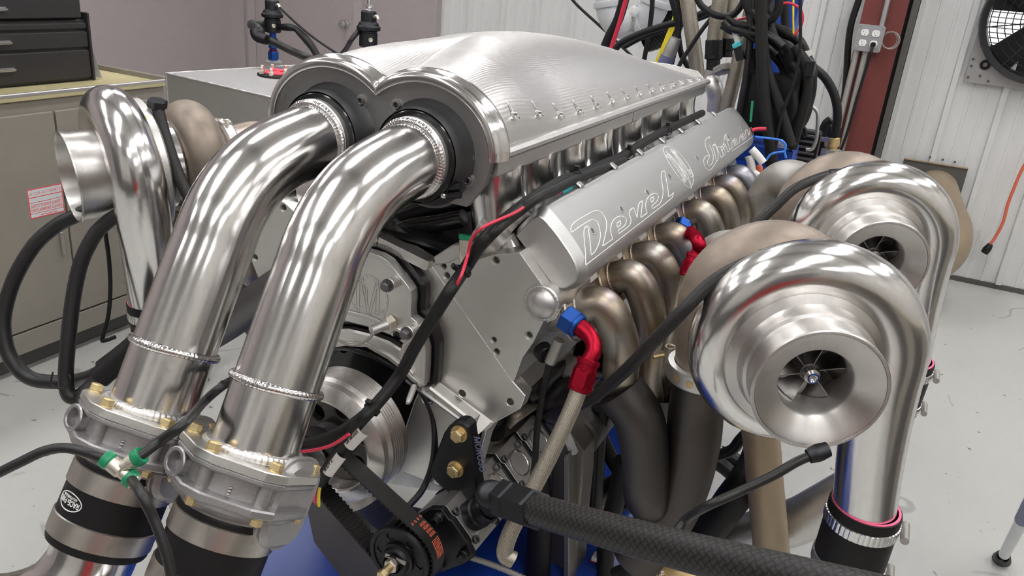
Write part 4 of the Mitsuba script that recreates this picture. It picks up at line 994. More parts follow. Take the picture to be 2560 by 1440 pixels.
    part(cl, 't_bolt', move(tube([(.076 * math.cos(1.2), .076 * math.sin(1.2), -ts - .064), (.076 * math.cos(2.2), .076 * math.sin(2.2), -ts - .064)], .0035, 12), R, o), 'nickel')
    # oil feed fitting on top of the bearing housing
    part(t, 'oil_fitting', move(join(move(hexnut(.020, .010), frame((0, 1, 0)), (.0, .044, VZ - .085))[:2], move(hexnut(.017, .016), frame((0, 1, 0)), (.0, .054, VZ - .085))[:2]), R, o), 'blue_anod')
    TURBOS[where] = dict(R=R, o=o, L=L, f=f, x=x, out=L([.1185 + DX, -.245, VZ]), down=R @ A([0, -1, 0]), tin=L(c0 + tang * .115), tdir=R @ tang, oil=L([0, .07, VZ - .085]), exit=L([0, 0, -ts - .078]), t=t)
    return TURBOS[where]
SPOT = stamp(lathe([(.0, .0004), (.0045, .0004), (.006, 0)][::-1], n=16), 'brass', True)
TA = turbo('nearest the camera on the right', (.659, .003, 1.062), 22, -2, 'bell', .250)
TB = turbo('second on the right, in front of the white wall', (.70, .545, 1.074), 20, -5, 'bell', .245)
TC = turbo('on the left in front of the cabinet', (-.640, -.003, 1.084), -25, -4, 'pipe', .225)

# couplers under the three compressor outlets
for T_, lab in ((TA, 'right-hand front turbocharger'), (TB, 'right-hand rear turbocharger'), (TC, 'left turbocharger')):
    o, d = A(T_['out']), A(T_['down'])
    t = thing('silicone_coupler', 'black silicone coupler with two ribbed clamps under the ' + lab, 'hose coupler')
    part(t, 'sleeve', lathe([(.0435, -.002), (.0485, -.001), (.0495, .002), (.0495, .116), (.0485, .119), (.0435, .120)], o - d * .012, d, 72), 'rubber', 40)
    part(t, 'liner', lathe([(.0432, -.0022), (.0468, -.0022), (.0468, .0)], o - d * .0123, d, 72), 'pink_liner', 40, label='thin pink inner lining at its upper edge')
    ribbed_clamp(t, o + d * .002, d, .0495); ribbed_clamp(t, o + d * .080, d, .0495)
    p = thing('charge_pipe', 'polished charge pipe under the coupler of the ' + lab, 'pipe')
    q = o + d * .09
    if T_ is TA: P = [q, q + d * .10, q + d * .17, q + d * .23 + A([-.02, .01, 0]), q + d * .27 + A([-.07, .03, 0]), q + d * .285 + A([-.16, .06, 0])]
    elif T_ is TB: P = [q, q + d * .10, q + d * .20, q + d * .30 + A([-.03, 0, 0])]
    else: P = [q, q + d * .12, q + d * .25, q + d * .33 + A([.03, -.02, 0]), q + d * .36 + A([.10, -.06, 0])]
    part(p, 'tube', tube(P, .043, 48, 10), 'polished' if T_ is not TC else 'satin', uv=True)
# dark exhaust pipes: header collectors up into the two right turbines
for T_, lab, yc in ((TA, 'front', .16), (TB, 'rear', .80)):
    i0, di = A(T_['tin']), A(T_['tdir'])
    t = thing('exhaust_riser', f'thick dark exhaust pipe rising to the {lab} right-hand turbocharger', 'exhaust pipe')
    e0 = i0 + di * .018
    end = e0 + A([-.012, -.01, -.27])
    P = [e0, e0 + di * .05, e0 + A([.006, .0, -.11]), e0 + A([.004, -.005, -.19]), end, end + A([-.035, -.01, -.09])]
    part(t, 'pipe', tube(P, [.043, .043, .044, .044, .044, .042], 48, 10), 'burnt_pipe', True)
    P2 = [A([.375, yc, .90]), A([.412, yc, .862]), A([.432, yc, .80]), A([.445, yc, .73]), end + A([-.022, -.005, .03]), end + A([-.008, 0, -.02])]
    part(t, 'branch', tube(P2, [.040, .0395, .038, .037, .037, .037], 40, 10), 'burnt_pipe', True)
    vb = thing('band_clamp', f'steel band clamp with a spring eye and stud on the {lab} thick exhaust pipe', 'clamp')
    part(vb, 'band', lathe([(.0445, -.004), (.0535, -.003), (.0545, .0), (.0545, .020), (.0535, .023), (.0445, .024)], i0 - di * .006, di, 72), 'satin', 30)
    Rv = frame(di, (-1, .2, 0))
    for az in (12, 48):
        a = math.radians(az); q = i0 + Rv @ A([.064 * math.cos(a), .064 * math.sin(a), .004])
        part(vb, 'trunnion', lathe([(.0075, -.014), (.0085, -.014), (.0085, .014), (.0075, .014), (.0065, .012), (.0065, -.012), (.0075, -.014)], q, di, 24), 'nickel', 30)
    a = math.radians(30); q = i0 + Rv @ A([.064 * math.cos(a), .064 * math.sin(a), .006]); dd = Rv @ A([.7, -.7, .2])
    part(vb, 'stud', join(tube([q, q + dd * .042], .0035, 12)[:2], move(hexnut(.012, .010), frame(dd), q + dd * .014)), 'zinc_gold')
    for az in (-70, -95, -125):
        a = math.radians(az); put(vb, 'spot_weld', SPOT, frame(Rv @ A([math.cos(a), math.sin(a), 0])), i0 + Rv @ A([.0548 * math.cos(a), .0548 * math.sin(a), .004]))
    # exit pipe behind the turbine
    xp = thing('turbine_outlet_pipe', f'brushed steel outlet pipe behind the {lab} right-hand turbine', 'exhaust pipe')
    x0, bk = A(T_['exit']), -A(T_['f'])
    if lab == 'front': P = [x0, x0 + bk * .04, A((0.483,0.500,1.041)), A((0.434,0.560,1.018)), A((0.406,0.580,0.970)), A((0.404,0.580,0.910))]
    else: P = [x0, x0 + bk * .04, A((0.516,1.060,1.073)), A((0.458,1.120,1.066)), A((0.425,1.140,1.019)), A((0.420,1.140,0.944))]
    part(xp, 'pipe', tube([A(q) for q in P], .054, 48, 8), 'dull_steel', True)
x0, bk = A(TC['exit']), -A(TC['f'])
solo('turbine_outlet_pipe', 'steel outlet pipe behind the left turbine, by the metal tank', 'exhaust pipe', tube([x0, x0 + bk * .06, x0 + bk * .12 + A([.0, .02, -.05]), x0 + bk * .14 + A([0, .02, -.2])], .056, 40, 8), 'header_tint', True)
i0, di = A(TC['tin']), A(TC['tdir'])
solo('exhaust_riser', 'dark exhaust pipe rising to the left turbocharger', 'exhaust pipe', tube([i0, i0 + di * .08, A([-.45, .25, .80]), A([-.40, .22, .78]), A([-.36, .20, .80])], .042, 40, 10), 'burnt_pipe', True)


# ------------------------------------------------------------------ hoses and fittings on the engine
def an_fitting(label, p, hose_lab):
    """Blue hex nut, red elbow, red swivel socket and steel braided hose along the given points."""
    nut0, nut1, e1, e2, s0, s1, hose = p
    t = thing('hose_end_fitting', label, 'hose fitting'); d = nrm(A(nut1) - A(nut0))
    part(t, 'nut', move(join(hexnut(.034, .021), move(lathe([(.0165, 0), (.0165, .004), (.0145, .006), (0, .006)], n=32)[:2], None, (0, 0, .020))), frame(d, (0, 0, 1)), nut0), 'blue_anod')
    c = A(nut0) + d * .018
    part(t, 'elbow', tube([c, c + d * .014, e1, e2, s0], [.0125, .0120, .0108, .0108, .0108], 32, 8), 'red_anod', True)
    d2 = nrm(A(s1) - A(s0)); L = np.linalg.norm(A(s1) - A(s0))
    part(t, 'collar', lathe([(.0135, -.003), (.0155, -.002), (.0155, .004), (.0140, .0045), (.0140, .008), (.0150, .0085), (.0150, .013), (.0120, .014)], A(s0), d2, 40), 'red_anod', 30)
    part(t, 'socket', move(join(hexnut(.029, L * .62), move(lathe([(.0150, 0), (.0150, L * .2), (.0118, L * .22)], n=32)[:2], None, (0, 0, L * .5))), frame(d2), A(s0) + d2 * .012), 'red_anod')
    part(t, 'hose', tube([A(s1) - d2 * .01] + [A(q) for q in hose], .0112, 32, 14), 'steel_braid', uv=True, label=hose_lab)
    return t
an_fitting('blue and red anodised hose fitting at the front of the cylinder head', [A((0.325,0.007,1.068)), A((0.350,0.002,1.061)), A((0.370,-0.006,1.054)), A((0.379,-0.016,1.043)), A((0.377,-0.025,1.030)), A((0.374,-0.042,0.992)), [(0.371,-0.056,0.966),(0.359,-0.087,0.905),(0.345,-0.119,0.847),(0.337,-0.140,0.809),(0.338,-0.149,0.786),(0.350,-0.146,0.780)]], 'steel braided hose hanging from the red fitting')
an_fitting('blue and red anodised hose fitting between the two header groups', [A((0.325,0.584,1.059)), A((0.350,0.595,1.047)), A((0.421,0.327,1.115)), A((0.427,0.324,1.102)), A((0.425,0.318,1.091)), A((0.422,0.303,1.060)), [(0.417,0.314,1.034),(0.417,0.291,0.984),(0.417,0.270,0.934)]], 'braided hose below the rear red fitting')

# knock sensor and lead under the head
ks = thing('bolt_on_sensor', 'black bolt-on sensor with a grey lead boot under the cylinder head', 'sensor')
k0 = A(A((0.263,0.100,0.960)))
part(ks, 'body', lathe([(0, .016), (.006, .016), (.006, .012), (.014, .012), (.015, .010), (.015, -.004), (0, -.004)][::-1], k0, (.75, -.55, -.2), 32), 'black_plastic', 30)
part(ks, 'screw', move(socket(.006, .006), frame((.75, -.55, -.2)), k0 + nrm(A([.75, -.55, -.2])) * .012), 'black_anod')
part(ks, 'boot', tube([(0.291,0.090,0.991),(0.285,0.090,0.969),(0.280,0.090,0.950)], .0085, 18), 'dull_steel', True)
part(ks, 'lead', tube([(0.281,0.090,0.954),(0.277,0.090,0.926),(0.273,0.090,0.875),(0.272,0.090,0.817),(0.274,0.090,0.772),(0.273,0.090,0.733)], .0052, 14), 'loom', True)

# wiring loom from the front of the engine up over the valve cover
loom = thing('wiring_loom', 'black sleeved wiring loom running diagonally from the belt drive up along the valve cover', 'wiring')
main = [*[(0.003,-0.165,0.842),(0.035,-0.165,0.857),(0.070,-0.165,0.880)], *[(0.099,-0.155,0.905)], A((0.117,-0.130,0.929)), *[(0.129,-0.090,0.963),(0.152,-0.090,1.013),(0.178,-0.090,1.064),(0.200,-0.090,1.107)], *[(0.189,-0.030,1.118),(0.213,-0.030,1.163)], A((0.219,0.020,1.181)), *[(0.222,0.096,1.194),(0.222,0.199,1.199),(0.222,0.285,1.194),(0.222,0.391,1.192),(0.222,0.513,1.190),(0.222,0.664,1.197),(0.222,0.845,1.199),(0.222,1.130,1.198)]]
part(loom, 'sleeve', tube(main, .0088, 20, 8), 'loom', True)
second = [*[(0.200,-0.020,1.143),(0.225,-0.020,1.176)], A((0.219,0.040,1.179)), A((0.235,0.078,1.199)), *[(0.232,0.145,1.197),(0.232,0.241,1.197),(0.232,0.354,1.192),(0.232,0.485,1.187)]]
part(loom, 'sleeve', tube(second, .0072, 18, 8), 'loom', True)
low = [*[(0.119,-0.135,0.931)], *[(0.120,-0.160,0.927),(0.106,-0.160,0.906),(0.092,-0.160,0.880),(0.076,-0.160,0.851),(0.056,-0.160,0.813),(0.045,-0.160,0.792)]]
part(loom, 'branch', tube(low, [.009, .009, .0088, .0088, .0088, .0095, .0095], 20, 8), 'loom', True)
def tie(p, d, r):
    k = part(loom, 'cable_tie', lathe([(r, -.0035), (r + .0014, -.003), (r + .0014, .003), (r, .0035)], p, d, 32), 'black_plastic', 30)
    part(k, 'head', obox(A(p) + frame(d)[:, 0] * (r + .003), (.008, .009, .007), frame(d), .001), 'black_plastic')
for (p, q) in ((A((0.118,-0.140,0.928)), A((0.120,-0.128,0.934))), (A((0.193,-0.045,1.118)), A((0.198,-0.040,1.131))), (A((0.225,0.259,1.197)), A((0.225,0.280,1.196))), (A((0.225,0.533,1.190)), A((0.225,0.562,1.190))), (A((0.225,0.795,1.200)), A((0.225,0.833,1.202)))):
    tie(A(p), A(q) - A(p), .0105)
part(loom, 'red_wire', tube([*[(0.181,-0.082,1.062),(0.198,-0.082,1.099),(0.210,-0.082,1.127)], *[(0.198,-0.045,1.141),(0.203,-0.045,1.167),(0.222,-0.045,1.188)], *[(0.228,0.031,1.190),(0.228,0.097,1.195),(0.228,0.156,1.190),(0.228,0.197,1.184)]], .0022, 10, 8), 'red_wire', True, label='thin red wire tied to the loom')
part(loom, 'red_wire', tube([*[(0.007,-0.178,0.838),(0.046,-0.178,0.856),(0.080,-0.178,0.877),(0.108,-0.178,0.904)]], .0024, 10, 8), 'red_wire', True, label='thin red wire tied to the loom')
part(loom, 'splice', tube([(0.228,0.192,1.184),(0.228,0.221,1.186),(0.228,0.248,1.187)], [.004, .0055, .003], 14), 'teal', True, label='teal crimp splice')
for (a, b), txts in (((A((0.121,-0.160,0.909)), A((0.097,-0.160,0.876))), ('OR MODEX',)), ((A((0.085,-0.160,0.858)), A((0.061,-0.160,0.818))), ('BODY', '1'))):
    a, b = A(a), A(b); d = b - a; L = np.linalg.norm(d); u = d / L
    vw = nrm(CAM - (a + b) / 2); sd = nrm(np.cross(u, A([-.25, -.9, .35])))
    nn = nrm(np.cross(sd, u)); nn = nn if np.dot(nn, vw) > 0 else -nn
    Rl = np.stack([u, np.cross(nn, u), nn], 1); r = .0112
    aa = np.linspace(-1.45, 1.45, 15); grid = A([[(x, r * math.sin(q), r * math.cos(q)) for q in aa] for x in (0, L)])
    lb = part(loom, 'label_tag', move(loft(grid[:, ::1])[:2], Rl, a - nn * .0012), 'tape_white', True, label='white printed tag wrapped round the loom')
    for i, tx in enumerate(txts):
        m = meshkit.text_mesh(tx, .0075 if len(tx) > 5 else .0065, .0003, True); v = A(m.vertices); s = min(1, L * .8 / np.ptp(v[:, 0])) if len(tx) > 5 else .8
        x = -v[:, 0] * s + L * (.9 if len(tx) > 5 else (.92, .45)[i]); q = (-v[:, 1] * s + .003 - (0, 0)[0]) / r
        part(lb, 'lettering', move((np.stack([x, r * np.sin(q), r * np.cos(q) + .0003 + v[:, 2]], 1), A(m.faces)), Rl, a - nn * .0012), 'ink', False)
for k, (mt, dx) in enumerate((('orange_cord', 0), ('yellow', 5), ('red_wire', -5), ('white_plastic', 2), ('pink_liner', -2))):
    q = [*[(0.049,-0.158,0.801),(0.040,-0.158,0.775),(0.037,-0.158,0.749)]]
    part(loom, 'wire', tube([A(p) + A([.0022 * dx / 5 * (1 + i), -.003 * (k % 3), .0012 * k]) for i, p in enumerate(q)], .0022, 8, 6), mt, True)
# dark pipes and plumbing in the valley behind the intake tubes
for lab, pts, r, mt in (('black coolant hose crossing behind the right-hand intake tube', [(-0.378,0.100,0.996),(-0.301,0.100,1.043),(-0.246,0.100,1.073),(-0.186,0.100,1.093),(-0.119,0.100,1.092)], .019, 'hose_rubber'),
                        ('black hose in the engine valley under the plenum', [(-0.045,0.120,1.065),(0.000,0.120,1.096),(0.052,0.120,1.114),(0.101,0.120,1.134)], .014, 'black_gloss'),
                        ('second black hose in the engine valley, above the front cover', [(-0.089,0.160,1.074),(-0.034,0.160,1.096),(0.034,0.160,1.128),(0.099,0.160,1.154)], .016, 'black_plastic')):
    solo('coolant_hose', lab, 'hose', tube(pts, r, 20, 8), mt, True)
vf = thing('vacuum_fitting', 'nickel push-in fitting with a green collar at the corner of the cylinder head', 'fitting')
v0 = A(A((0.146,0.045,1.128)))
part(vf, 'body', tube([v0, v0 + A([.002, -.004, -.020]), v0 + A([.001, -.004, -.034])], [.0095, .0085, .006], 20), 'nickel', True)
part(vf, 'collar', lathe([(.008, -.002), (.0105, -.002), (.0105, .004), (.008, .004)], v0 + A([0, 0, .003]), (0, .2, 1), 24), 'green', 30)
bk = thing('head_bracket', 'small machined bracket with two holes at the top corner of the block', 'bracket')
part(bk, 'plate', slab(Polygon([(x, z) for x, _, z in [(0.095,0.050,1.090),(0.125,0.050,1.116),(0.140,0.050,1.122),(0.142,0.050,1.101),(0.120,0.050,1.086),(0.099,0.050,1.078)]]), .042, .058, .002), 'satin')

# oil feed lines of the right-hand turbochargers
for T_, lab, pts in ((TA, 'nearest', [*[(0.563,0.113,1.181),(0.548,0.104,1.176)], *[(0.524,0.077,1.165),(0.497,0.054,1.141),(0.473,0.028,1.105)], A((0.440,0.023,1.048)), A((0.406,0.053,0.989)), A((0.358,0.094,0.915)), A((0.321,0.118,0.874))]),
                     ('B', 'second', [*[(0.592,0.672,1.190),(0.569,0.660,1.186)], *[(0.528,0.620,1.164),(0.502,0.594,1.130),(0.477,0.568,1.095)], A((0.456,0.556,1.062)), A((0.421,0.579,1.016))])):
    T_ = TA if lab == 'nearest' else TB
    t = thing('oil_feed_line', f'black braided oil line curving over the {lab} right-hand turbocharger', 'hose')
    a, b = A(pts[0]), A(pts[1]); d = nrm(b - a)
    part(t, 'hose', tube([A(p) for p in pts], .0092, 24, 12), 'black_braid', uv=True)
    part(t, 'fitting', join(lathe([(0, -.030), (.010, -.030), (.011, -.024), (.011, -.012), (.0125, -.010), (.0125, .016), (.010, .018)], a, d, 24)[:2], move(hexnut(.022, .012), frame(d), a - d * .024)), 'black_anod', 30)
t = thing('oil_feed_line', 'black braided oil line bending over the bearing housing of the left turbocharger', 'hose')
pts = [(-0.533,0.110,1.216),(-0.525,0.107,1.201),(-0.510,0.101,1.172),(-0.484,0.093,1.127),(-0.463,0.088,1.095),(-0.440,0.085,1.063)]
part(t, 'hose', tube(pts, .0105, 24, 10), 'black_braid', uv=True)
part(t, 'fitting', move(hexnut(.030, .016), frame((.2, 0, 1)), A(pts[0]) - A([0, 0, .006])), 'black_anod')
part(t, 'adapter', lathe([(.007, 0), (.009, .004), (.009, .03), (.007, .034)], A(A((-0.536,0.106,1.156))), (0, 0, 1), 20), 'blue_anod')

# black coolant hoses at the left edge of the picture
lh = [('black rubber hose looping at the far left, in front of the cabinet', [*[(-0.649,0.040,1.013),(-0.673,0.023,0.997),(-0.699,0.003,0.978),(-0.727,-0.027,0.940),(-0.746,-0.062,0.878),(-0.747,-0.091,0.814),(-0.732,-0.105,0.766),(-0.709,-0.109,0.732),(-0.676,-0.104,0.710),(-0.637,-0.088,0.707),(-0.591,-0.064,0.715)], *[(-0.474,-0.098,0.787),(-0.439,-0.065,0.827),(-0.407,-0.029,0.876)]], .0135),
      ('black rubber hose dropping from under the left turbocharger inlet', [*[(-0.546,0.022,1.029),(-0.564,0.008,1.013),(-0.579,-0.010,0.988),(-0.588,-0.033,0.946),(-0.588,-0.053,0.899),(-0.582,-0.074,0.845),(-0.573,-0.094,0.791),(-0.564,-0.110,0.744),(-0.550,-0.116,0.718),(-0.532,-0.105,0.723)], *[(-0.461,-0.118,0.784),(-0.428,-0.083,0.829),(-0.401,-0.052,0.871)]], .0130)]
for lab, pts, r in lh:
    t = thing('coolant_hose', lab, 'hose'); part(t, 'hose', tube(pts, r, 24, 10), 'hose_rubber', True)
    part(t, 'sleeve', tube(pts[-3:], r + .006, 24, 8), 'rubber', True)
solo('cable_tie', 'thin black cable tie looped round the two rubber hoses', 'cable tie', tube([(-0.545,-0.144,0.781),(-0.543,-0.151,0.765),(-0.533,-0.150,0.756),(-0.518,-0.142,0.759),(-0.513,-0.135,0.771),(-0.519,-0.133,0.780)], .0014, 8), 'black_plastic', True)
solo('thin_cable', 'thin black cable hanging beside the left coupler', 'cable', tube([(-0.616,0.042,0.982),(-0.608,0.036,0.962),(-0.595,0.027,0.928),(-0.580,0.012,0.879),(-0.572,-0.005,0.830),(-0.572,-0.022,0.791),(-0.567,-0.022,0.787),(-0.551,-0.011,0.795)], .0038, 12), 'black_plastic', True)
solo('black_duct', 'dark sloping tube behind the left intake tube', 'pipe', tube([(-0.368,0.020,0.829),(-0.288,0.020,0.891),(-0.214,0.020,0.955),(-0.162,0.020,0.997)], .030, 28), 'blacksteel', True)

# push-in tee and its black nylon lines in front of the left throttle housing
tee = thing('push_in_tee', 'nickel three-way push-in fitting with green collars', 'tee fitting')
A0, A1, A2 = A(A((0.002,-0.455,0.982))), A(A((0.028,-0.450,0.966))), A(A((0.031,-0.440,0.988))); M0 = (A0 + A1) / 2
part(tee, 'body', join(lathe([(.0088, .004), (.0088, .018), (.0072, .020), (.0072, .036), (.0088, .038), (.0088, np.linalg.norm(A1 - A0) - .004)], A0, A1 - A0, 28)[:2], lathe([(.0072, .0), (.0072, .012), (.0086, .014), (.0086, np.linalg.norm(A2 - M0) - .004)], M0, A2 - M0, 28)[:2]), 'nickel', 30)
for p, q in ((A0, A1), (A1, A0), (A2, M0)):
    part(tee, 'collar', lathe([(.0050, -.004), (.0092, -.005), (.0098, -.003), (.0098, .003), (.0088, .005)], p, q - p, 28), 'green', 30)
for lab, pts in (('left to the edge of the picture', [A0, *[(-0.012,-0.464,0.990),(-0.036,-0.473,0.993),(-0.056,-0.484,0.988),(-0.076,-0.499,0.975),(-0.099,-0.516,0.959)]]), ('down past the right-hand coupler', [A1, *[(0.075,-0.476,0.981),(0.093,-0.478,0.958),(0.109,-0.482,0.933),(0.121,-0.487,0.908),(0.129,-0.494,0.886)]]), ('up between the two intake tubes', [A2, *[(0.036,-0.416,0.996),(0.055,-0.399,1.016)], *[(0.006,-0.325,0.991),(0.021,-0.310,1.010)], A((-0.028,-0.231,0.973))])):
    solo('nylon_line', 'black nylon air line running ' + lab, 'hose', tube(pts, .0054, 18, 8), 'hose_rubber', True)
solo('nylon_line', 'second black air line running up between the two intake tubes', 'hose', tube([*[(0.015,-0.424,0.977),(0.031,-0.409,0.995),(0.050,-0.392,1.015)], *[(0.008,-0.323,0.994),(0.022,-0.308,1.014)]], .0042, 14, 8), 'hose_rubber', True)
solo('thin_cable', 'thin black cable with a blue ring under the nearest turbocharger', 'cable', tube([*[(0.680,-0.020,0.999),(0.656,-0.037,0.987),(0.631,-0.057,0.967),(0.601,-0.079,0.947),(0.571,-0.101,0.928)], *[(0.547,-0.072,0.881),(0.538,-0.084,0.864)]], .0058, 14, 8), 'hose_rubber', True)
solo('line_fitting', 'black and blue line fitting under the nearest turbocharger', 'fitting', tube([(0.664,-0.031,0.992),(0.673,-0.025,0.997),(0.683,-0.018,1.002)], [.0085, .0105, .009], 18), 'black_anod', True)


# ------------------------------------------------------------------ blue engine stand and dynamometer behind the engine
st = thing('engine_stand', 'blue painted steel engine stand base', 'engine stand')
part(st, 'deck', bx((-.34, -.16, .36), (.34, 1.75, .40), .004), 'blue_paint')
for x in (-.30, .30):
    part(st, 'rail', bx((x - .045, -.16, .26), (x + .045, 1.8, .36), .006), 'blue_paint')
for x, y in ((-.30, -.10), (.30, -.10), (-.30, 1.7), (.30, 1.7)):
    part(st, 'leg', bx((x - .04, y - .04, 0), (x + .04, y + .04, .26), .004), 'blue_paint')
for x, y in ((.205, .42), (-.205, .42), (.205, 1.15), (-.205, 1.15)):
    part(st, 'upright', bx((x - .028, y - .028, .40), (x + .028, y + .028, .72), .004), 'dull_steel', label='bare steel upright')
    part(st, 'gusset', bx((x - .034, y - .05, .66), (x + .034, y + .05, .78), .008), 'dull_steel')
part(st, 'strut', bar((.46, .62, .30), (.36, .80, .80), .05, .02), 'blue_paint')
dy = thing('dynamometer', 'blue dynamometer absorber at the back of the engine', 'dynamometer')
part(dy, 'housing', move(lathe([(0, 0), (.22, 0), (.27, .01), (.28, .03), (.28, .20), (.27, .22), (.20, .23), (.20, .40), (0, .40)][::-1], n=72), frame((0, 1, 0)), (.02, 1.50, .80)), 'blue_paint', 30)
part(dy, 'top_block', bx((-.02, 1.52, 1.02), (.42, 1.66, 1.075), .006), 'blue_paint')
part(dy, 'post', bx((.145, 2.05, .4), (.285, 2.15, 2.6), .006), 'blue_paint', label='tall blue post')
part(dy, 'post', bx((-.25, 1.75, .4), (-.17, 1.83, 1.0), .006), 'blue_paint')
part(dy, 'pedestal', bx((-.25, 1.55, .40), (.28, 1.85, .56), .01), 'blue_paint')
for x in (.06, .36): part(dy, 'bolt', move(hexbolt(.02, .012), None, (x, 1.59, 1.075)), 'nickel')

em_ = thing('engine_mount', 'bare grey steel engine mount leg beside the steel braided hose', 'mount')
mp = [(x, z) for x, _, z in [(0.224,0.340,0.657),(0.246,0.340,0.714),(0.288,0.340,0.675),(0.294,0.340,0.609),(0.298,0.340,0.498),(0.309,0.340,0.362),(0.254,0.340,0.337),(0.243,0.340,0.474)]]
part(em_, 'leg', slab(Polygon(mp), .30, .36, .004), 'mount_steel')
part(em_, 'web', slab(Polygon([(x, z) for x, _, z in [(0.263,0.295,0.677),(0.273,0.295,0.690),(0.309,0.295,0.397),(0.297,0.295,0.391)]]), .26, .30, .002), 'mount_steel')
part(em_, 'brace', bar(A((0.246,0.280,0.732)), A((0.278,0.280,0.678)), .012, .012), 'label_grey')
ib = thing('idler_bracket', 'black steel bracket behind the toothed belt', 'bracket')
part(ib, 'plate', slab(Polygon([(x, z) for x, _, z in [(-0.126,0.020,0.621),(-0.073,0.020,0.628),(0.072,0.020,0.549),(0.083,0.020,0.475),(-0.010,0.020,0.430),(-0.100,0.020,0.508)]]), .0, .02, .003), 'dark_plate')
for k, (lab, pts, r, m) in enumerate((('black hose along the lower right side of the block, upper', [*[(0.177,0.100,0.808)], *[(0.163,0.250,0.769),(0.199,0.250,0.810)], *[(0.166,0.500,0.746),(0.213,0.500,0.806)]], .022, 'black_plastic'),
        ('black hose along the lower right side of the block, lower', [*[(0.184,0.120,0.781)], *[(0.169,0.300,0.721),(0.221,0.300,0.777)], *[(0.206,0.550,0.708),(0.252,0.550,0.770)]], .020, 'rubber'),
        ('steel braided line under the block edge', [*[(0.172,0.150,0.741),(0.192,0.150,0.776),(0.215,0.150,0.807)], *[(0.183,0.300,0.743)]], .009, 'steel_braid'),
        ('black hose dropping beside the grey mount leg', [(0.277,0.420,0.707),(0.274,0.420,0.632),(0.282,0.420,0.538),(0.290,0.420,0.441),(0.310,0.420,0.302)], .020, 'black_plastic'),
        ('black hose bending under the exhaust branch', [(0.246,0.500,0.618),(0.281,0.500,0.561),(0.324,0.500,0.516),(0.362,0.500,0.500)], .016, 'rubber'),
        ('black cable bundle on the blue base beside the mount leg', [(0.291,0.500,0.355),(0.301,0.500,0.413),(0.333,0.500,0.448),(0.383,0.500,0.473)], .014, 'black_plastic'),
        ('dark hose between the oil pump and the mount leg', [(0.212,0.250,0.684),(0.223,0.250,0.618),(0.237,0.250,0.532),(0.246,0.250,0.402)], .024, 'rubber'))):
    solo('engine_hose', lab, 'hose', tube([A(q) for q in pts], r, 20, 8), m, True, uv=(m == 'steel_braid'))
solo('starter_motor', 'dark starter motor low on the right side of the block', 'starter motor', lathe([(0, 0), (.04, 0), (.045, .005), (.045, .14), (.038, .145), (.038, .2), (0, .2)][::-1], (.25, .36, .66), (0, 1, 0), 32), 'dark_plate', 30)
cbx = thing('coil_box', 'grey plastic junction box behind the mount leg', 'box')
part(cbx, 'body', obox(A(A((0.282,0.500,0.421))), (.08, .06, .06), frame((.1, -.2, 1)), .008), 'dull_steel')
part(cbx, 'lid', obox(A(A((0.282,0.500,0.421))) + A([0, -.032, 0]), (.07, .006, .05), frame((.1, -.2, 1)), .002), 'dull_steel')


# ------------------------------------------------------------------ cabinet, tool chest and metal tank on the left
cb = thing('storage_cabinet', 'tan metal safety storage cabinet with flat doors', 'cabinet')
XF = -1.92
part(cb, 'carcass', bx((XF - .52, -.20, .08), (XF - .006, 1.36, .955), .004), 'cab_tan')
part(cb, 'plinth', bx((XF - .50, -.18, .0), (XF - .05, 1.34, .08), .003), 'dark_plate')
part(cb, 'worktop', bx((XF - .53, -.21, .955), (XF + .008, 1.365, .972), .003), 'counter', label='worn olive-coloured top')
part(cb, 'front_edge', bx((XF - .004, -.21, .968), (XF + .010, 1.365, .982), .003), 'satin')
part(cb, 'end_lip', bx((XF - .53, 1.355, .968), (XF + .004, 1.37, .992), .003), 'cab_tan')
part(cb, 'back_lip', bx((XF - .535, -.21, .968), (XF - .522, 1.37, .992), .003), 'cab_tan')
for y0, y1 in ((-.16, .355), (.362, .878), (.886, 1.33)):
    d = part(cb, 'door', bx((XF - .004, y0, .165), (XF + .008, y1, .912), .003), 'cab_tan')
part(cb, 'kick_panel', bx((XF - .004, -.20, .08), (XF + .006, 1.36, .158), .002), 'cab_tan')
hn = part('storage_cabinet__door_001', 'handle', bx((XF + .008, .838, .40), (XF + .020, .850, .49), .003), 'dull_steel')
# warning sticker
stk = thing('warning_sticker', 'red and white warning sticker on the tan cabinet door', 'sticker')
sy0, sy1, sz0, sz1 = .745, .875, .558, .662
part(stk, 'sheet', bx((XF + .0082, sy0, sz0), (XF + .0088, sy1, sz1), .0002), 'label_grey')
fr = sbox(sy0, sz0, sy1, sz1); fr = fr.difference(fr.buffer(-.004)); bars = [fr, sbox(sy0, .630, sy1, .633), sbox(sy0, .612, sy1, .614), sbox(sy0, .574, sy1, .576), sbox(sy0 + .04, .565, sy1 - .03, .5675)]
toY = lambda m: (np.stack([XF + .0088 + A(m[0])[:, 2], A(m[0])[:, 0], A(m[0])[:, 1]], 1), A(m[1]))
part(stk, 'border', toY(join(*[prism(b, .0003) for b in bars])), 'sticker_red', False)
for txt, h, z, bold in (('SE-CUR-ALL CABINETS', .0095, .640, False), ('SAFETY STORAGE CABINET', .0100, .596, True), ('FOR FLAMMABLE LIQUIDS', .0100, .581, True)):
    m = meshkit.text_mesh(txt, h, .0003, bold); v = A(m.vertices); w = np.ptp(v[:, 0]); s = min(1.0, .114 / w)
    part(stk, 'lettering', toY(((v - [v[:, 0].min(), 0, 0]) * A([s, 1, 1]) + A([(sy0 + sy1) / 2 - w * s / 2, z, 0]), A(m.faces))), 'sticker_red', False)

